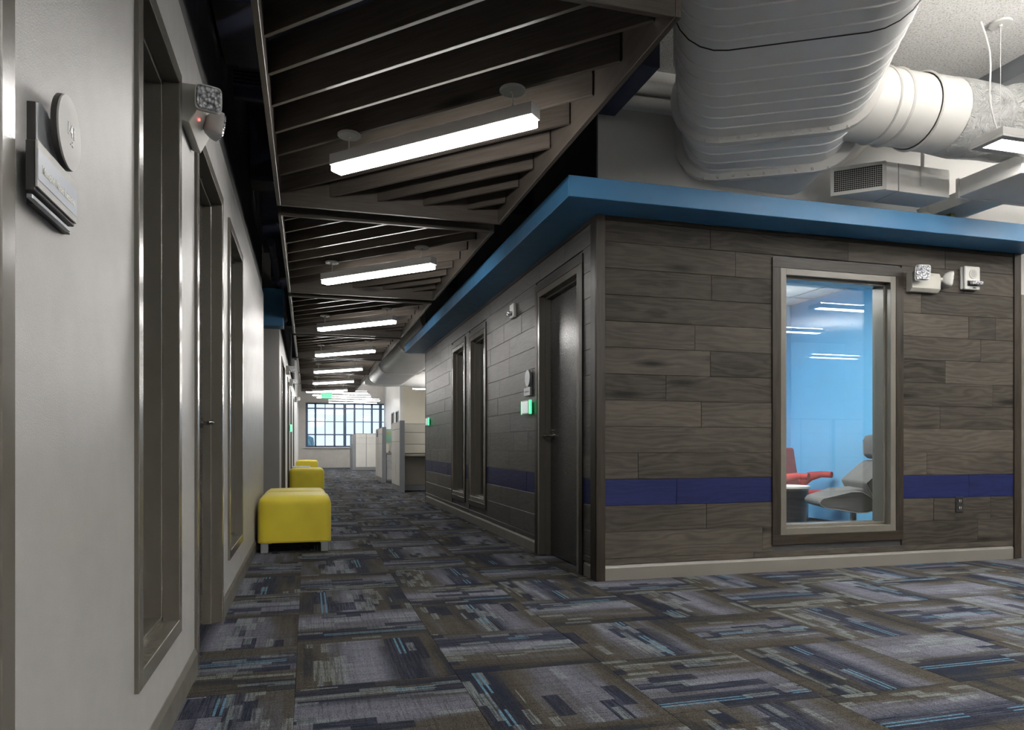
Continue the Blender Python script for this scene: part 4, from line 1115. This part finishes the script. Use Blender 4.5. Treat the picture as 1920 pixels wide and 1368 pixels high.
# outlet
ou = thing('wall_outlet', 'black wall socket plate low on the front plank wall', 'socket', (4.885, YP, .39))
obj('cover_plate', BX(4.848, 4.922, YP - .007, YP, .388, .506, bev=.002), M['black'], ou)
for z in (.420, .474):
    s_ = obj('receptacle', BX(4.868, 4.902, YP - .011, YP - .0072, z - .015, z + .015, bev=.003), M['sign_dark'], ou)
    for x in (4.877, 4.893): obj('slot', BX(x - .0015, x + .0015, YP - .0118, YP - .0112, z - .004, z + .008), M['paper'], s_)
# side wall strobe
XP = XR - .012
ss = thing('fire_strobe', 'small white alarm strobe high on the corridor plank wall', 'alarm', (XP, 6.5, 2.1))
obj('backbox', BX(XP - .035, XP, 6.38, 6.50, 2.085, 2.215, bev=.006), M['white'], ss)
obj('strobe_lens', BX(XP - .075, XP - .0355, 6.40, 6.48, 2.105, 2.145, bev=.008, seg=2), M['facet'], ss, 40)
# room sign by side door
s2 = thing('room_sign', 'grey disc and plate room sign beside the charcoal door', 'sign', (XP, 5.97, 1.4))
obj('back_plate', BX(XP - .010, XP, 5.90, 6.04, 1.335, 1.52), M['grey_metal'], s2)
b_ = bmesh.new(); cyl(b_, (XP - .020, 5.955, 1.485), .072, .018, 36, 'X', bev=.001); dd = obj('disc_face', b_, M['leg'], s2, 40)
obj('name_plate', BX(XP - .026, XP - .0102, 5.885, 6.065, 1.335, 1.405, bev=.001), M['leg'], s2)
text('letters', 'TELECOM', .026, M['paper'], s2, (XP - .0268, 5.975, 1.37), (PI / 2, 0, -PI / 2), .0004)
# lit room panels
def room_panel(x, y, z, label, far=False):
    t = thing('room_booking_panel', label, 'panel', (x, y, z), 0, 'green lit booking panels')
    obj('wall_mount', BX(x - .022, x, y - .05, y + .05, z - .045, z + .045, bev=.002), M['black'], t)
    obj('tablet', BX(x - .040, x - .0222, y - .105, y + .105, z - .062, z + .062, bev=.004), M['white'], t)
    obj('screen', BX(x - .0415, x - .0402, y - .09, y + .09, z - .05, z + .05), M['screen'], t)
    for s in (-1, 1): obj('light_bar', BX(x - .038, x - .018, y + s * .118 - .012, y + s * .118 + .012, z - .060, z + .060, bev=.003), M['green_glow'], t)
    return t
room_panel(XP, 5.985, 1.235, 'green lit booking panel beside the charcoal door')
room_panel(XP, 11.35, 1.285, 'green lit booking panel at the far end of the plank wall')
t = thing('room_booking_panel', 'green lit panel between doors on the far left wall', 'panel', (FX, 15.5, 1.3), 0, 'green lit booking panels')
obj('wall_mount', BX(FX, FX + .02, 15.1, 15.25, 1.2, 1.32), M['black'], t); obj('light_bar', BX(FX + .0202, FX + .06, 15.08, 15.27, 1.19, 1.33, bev=.003), M['green_glow'], t)
# small lamps on the far left wall
for k, y in enumerate((13.1, 15.6, 21.2)):
    e = thing('emergency_light', ['nearest', 'middle', 'farthest'][k] + ' white emergency lamp on the far left wall', 'lamp', (FX, y, 2.2), 0, 'emergency lamps on the far left wall')
    obj('housing', BX(FX, FX + .06, y - .14, y + .14, 2.15, 2.28, bev=.004), M['cream'], e)
    lamp_head(e, (FX + .11, y - .15, 2.22), (.4, -1, -.1), .10)

# ------------------------------------------------------------------ meeting room furniture
RM = Vector((math.cos(CAM_YAW), -math.sin(CAM_YAW), 0))
def M_at(x, y, ang): return Matrix.Translation((x, y, 0)) @ Matrix.Rotation(ang, 4, 'Z')
lc = thing('lounge_chair', 'grey swivel lounge chair with headrest behind the meeting room window', 'chair', (4.53, 5.27, 0))
A = M_at(4.585, 5.255, -CAM_YAW - .12)     # local x = towards the chair's back, y = sideways
def pf(mat): return lambda a, b, t: mat @ Vector((a, t, b))
def soft(bm, it=2):
    return bm
def loft_side(name, prof, half, m, parent, mat, crown=.0, pipe=True, wfun=None, bev=.02):
    b = bmesh.new()
    prism(b, prof, lambda a, c, t: mat @ Vector((a, t * (wfun(a, c) if wfun else 1.0), c)), -half, half, bev=bev, seg=3)
    o = obj(name, b, m, parent, 50)
    if pipe:
        for s in (-1, 1):
            pts = [mat @ Vector((a, s * (half * (wfun(a, c) if wfun else 1.0) + .001), c)) for a, c in prof]; pts.append(pts[0])
            cx = sum(a for a, c in prof) / len(prof); cz = sum(c for a, c in prof) / len(prof)
            pts = [mat @ Vector((cx + (a - cx) * .955, s * (half * (wfun(a, c) if wfun else 1.0) - .001), cz + (c - cz) * .94)) for a, c in prof]; pts.append(pts[0])
            obj('piping', TUBE(pts, .0035, 6), M['piping'], o, 60)
    return o
loft_side('seat', [(-.355, .425), (-.33, .455), (-.114, .522), (-.03, .525), (.06, .47), (.11, .378), (.02, .342), (-.057, .338), (-.314, .376), (-.35, .40)], .30, M['grey_fab'], lc, A, wfun=lambda a, c: 1.0 - .25 * max(0, -a - .1) / .25)
loft_side('seat_cushion', [(-.30, .465), (-.1, .530), (.05, .545), (.10, .50), (0, .46), (-.2, .43)], .20, M['grey_fab'], lc, A, pipe=False)
loft_side('backrest', [(-.01, .596), (.09, .69), (.19, .775), (.335, .775), (.325, .60), (.285, .48), (.255, .41), (.18, .337), (.10, .338), (.095, .378), (.04, .49)], .31, M['grey_fab'], lc, A)
loft_side('headrest', [(.148, .82), (.145, .95), (.165, .995), (.21, 1.005), (.35, 1.0), (.36, .80), (.19, .785)], .20, M['grey_fab'], lc, A)
b_ = bmesh.new(); tube(b_, [A @ Vector((0, 0, .06)), A @ Vector((0, 0, .35))], .026, 16); obj('post', b_, M['chrome'], lc, 40)
for k in range(4):
    a = PI / 4 + k * PI / 2
    obj('leg', TUBE([A @ Vector((0, 0, .055)), A @ Vector((.30 * math.cos(a), .30 * math.sin(a), .020))], .014, 8), M['chrome'], lc, 40)

rc = thing('armchair', 'red upholstered armchair in the corner of the meeting room', 'chair', (4.88, 6.52, 0))
B = M_at(4.87, 6.52, -CAM_YAW - .75)
loft_side('backrest', [(-.08, .40), (-.13, .86), (-.10, .885), (-.05, .88), (.02, .42)], .27, M['red'], rc, B, pipe=False)
loft_side('seat', [(-.05, .33), (-.04, .43), (.42, .45), (.46, .42), (.44, .36)], .27, M['red'], rc, B, pipe=False)
for s in (-1, 1):
    pts = [(-.02, .36), (.02, .50), (.10, .575), (.22, .60), (.33, .598)]
    b_ = bmesh.new()
    sweep(b_, [B @ Vector((a, s * (.29 + .03 * min(1, i / 2)), c)) for i, (a, c) in enumerate(pts)], lambda i: [(x * 1.0, y * (.8 if i > 2 else 1.2)) for x, y in circ(.042, 14)])
    obj('armrest', b_, M['red'], rc, 60)
b_ = bmesh.new(); tube(b_, [B @ Vector((.18, 0, .03)), B @ Vector((.18, 0, .345))], .025, 14); obj('post', b_, M['chrome'], rc, 40)
b_ = bmesh.new(); cyl(b_, B @ Vector((.18, 0, .018)), .22, .022, 32, bev=.004); obj('base_plate', b_, M['chrome'], rc, 40)
dt = thing('drum_table', 'dark tapered drum side table with white top beside the red armchair', 'table', (4.455, 5.98, 0))
b_ = bmesh.new(); cyl(b_, (4.455, 5.98, .252), .155, .49, 40, r2=.190, bev=.004); obj('drum_body', b_, M['black'], dt, 40)
b_ = bmesh.new(); cyl(b_, (4.455, 5.98, .509), .205, .022, 48, bev=.004); obj('tabletop', b_, M['paper'], dt, 40)
# room lamps (out of view above the window head)
for k, (x, y) in enumerate(((2.6, 5.2), (3.9, 5.2), (2.6, 6.4), (3.75, 6.45))):
    t = thing('ceiling_light', ['front left', 'front right', 'back left', 'back right'][k] + ' square lamp in the meeting room ceiling', 'lamp', (x, y, 2.5), 0, 'meeting room ceiling lamps')
    obj('housing', BX(x - .30, x + .30, y - .30, y + .30, 2.512, 2.529), M['white'], t); obj('diffuser', BX(x - .27, x + .27, y - .27, y + .27, 2.505, 2.5118), M['lens_r'], t)
b_ = bmesh.new(); cyl(b_, (4.95, 6.0, 2.515), .09, .02, 28); tag(obj('ceiling_speaker', b_, M['white'], smooth=40), 'round white speaker in the meeting room ceiling', 'speaker')

for o in list(bpy.data.objects):
    if o.type == 'MESH' and o.data is None: bpy.data.objects.remove(o)
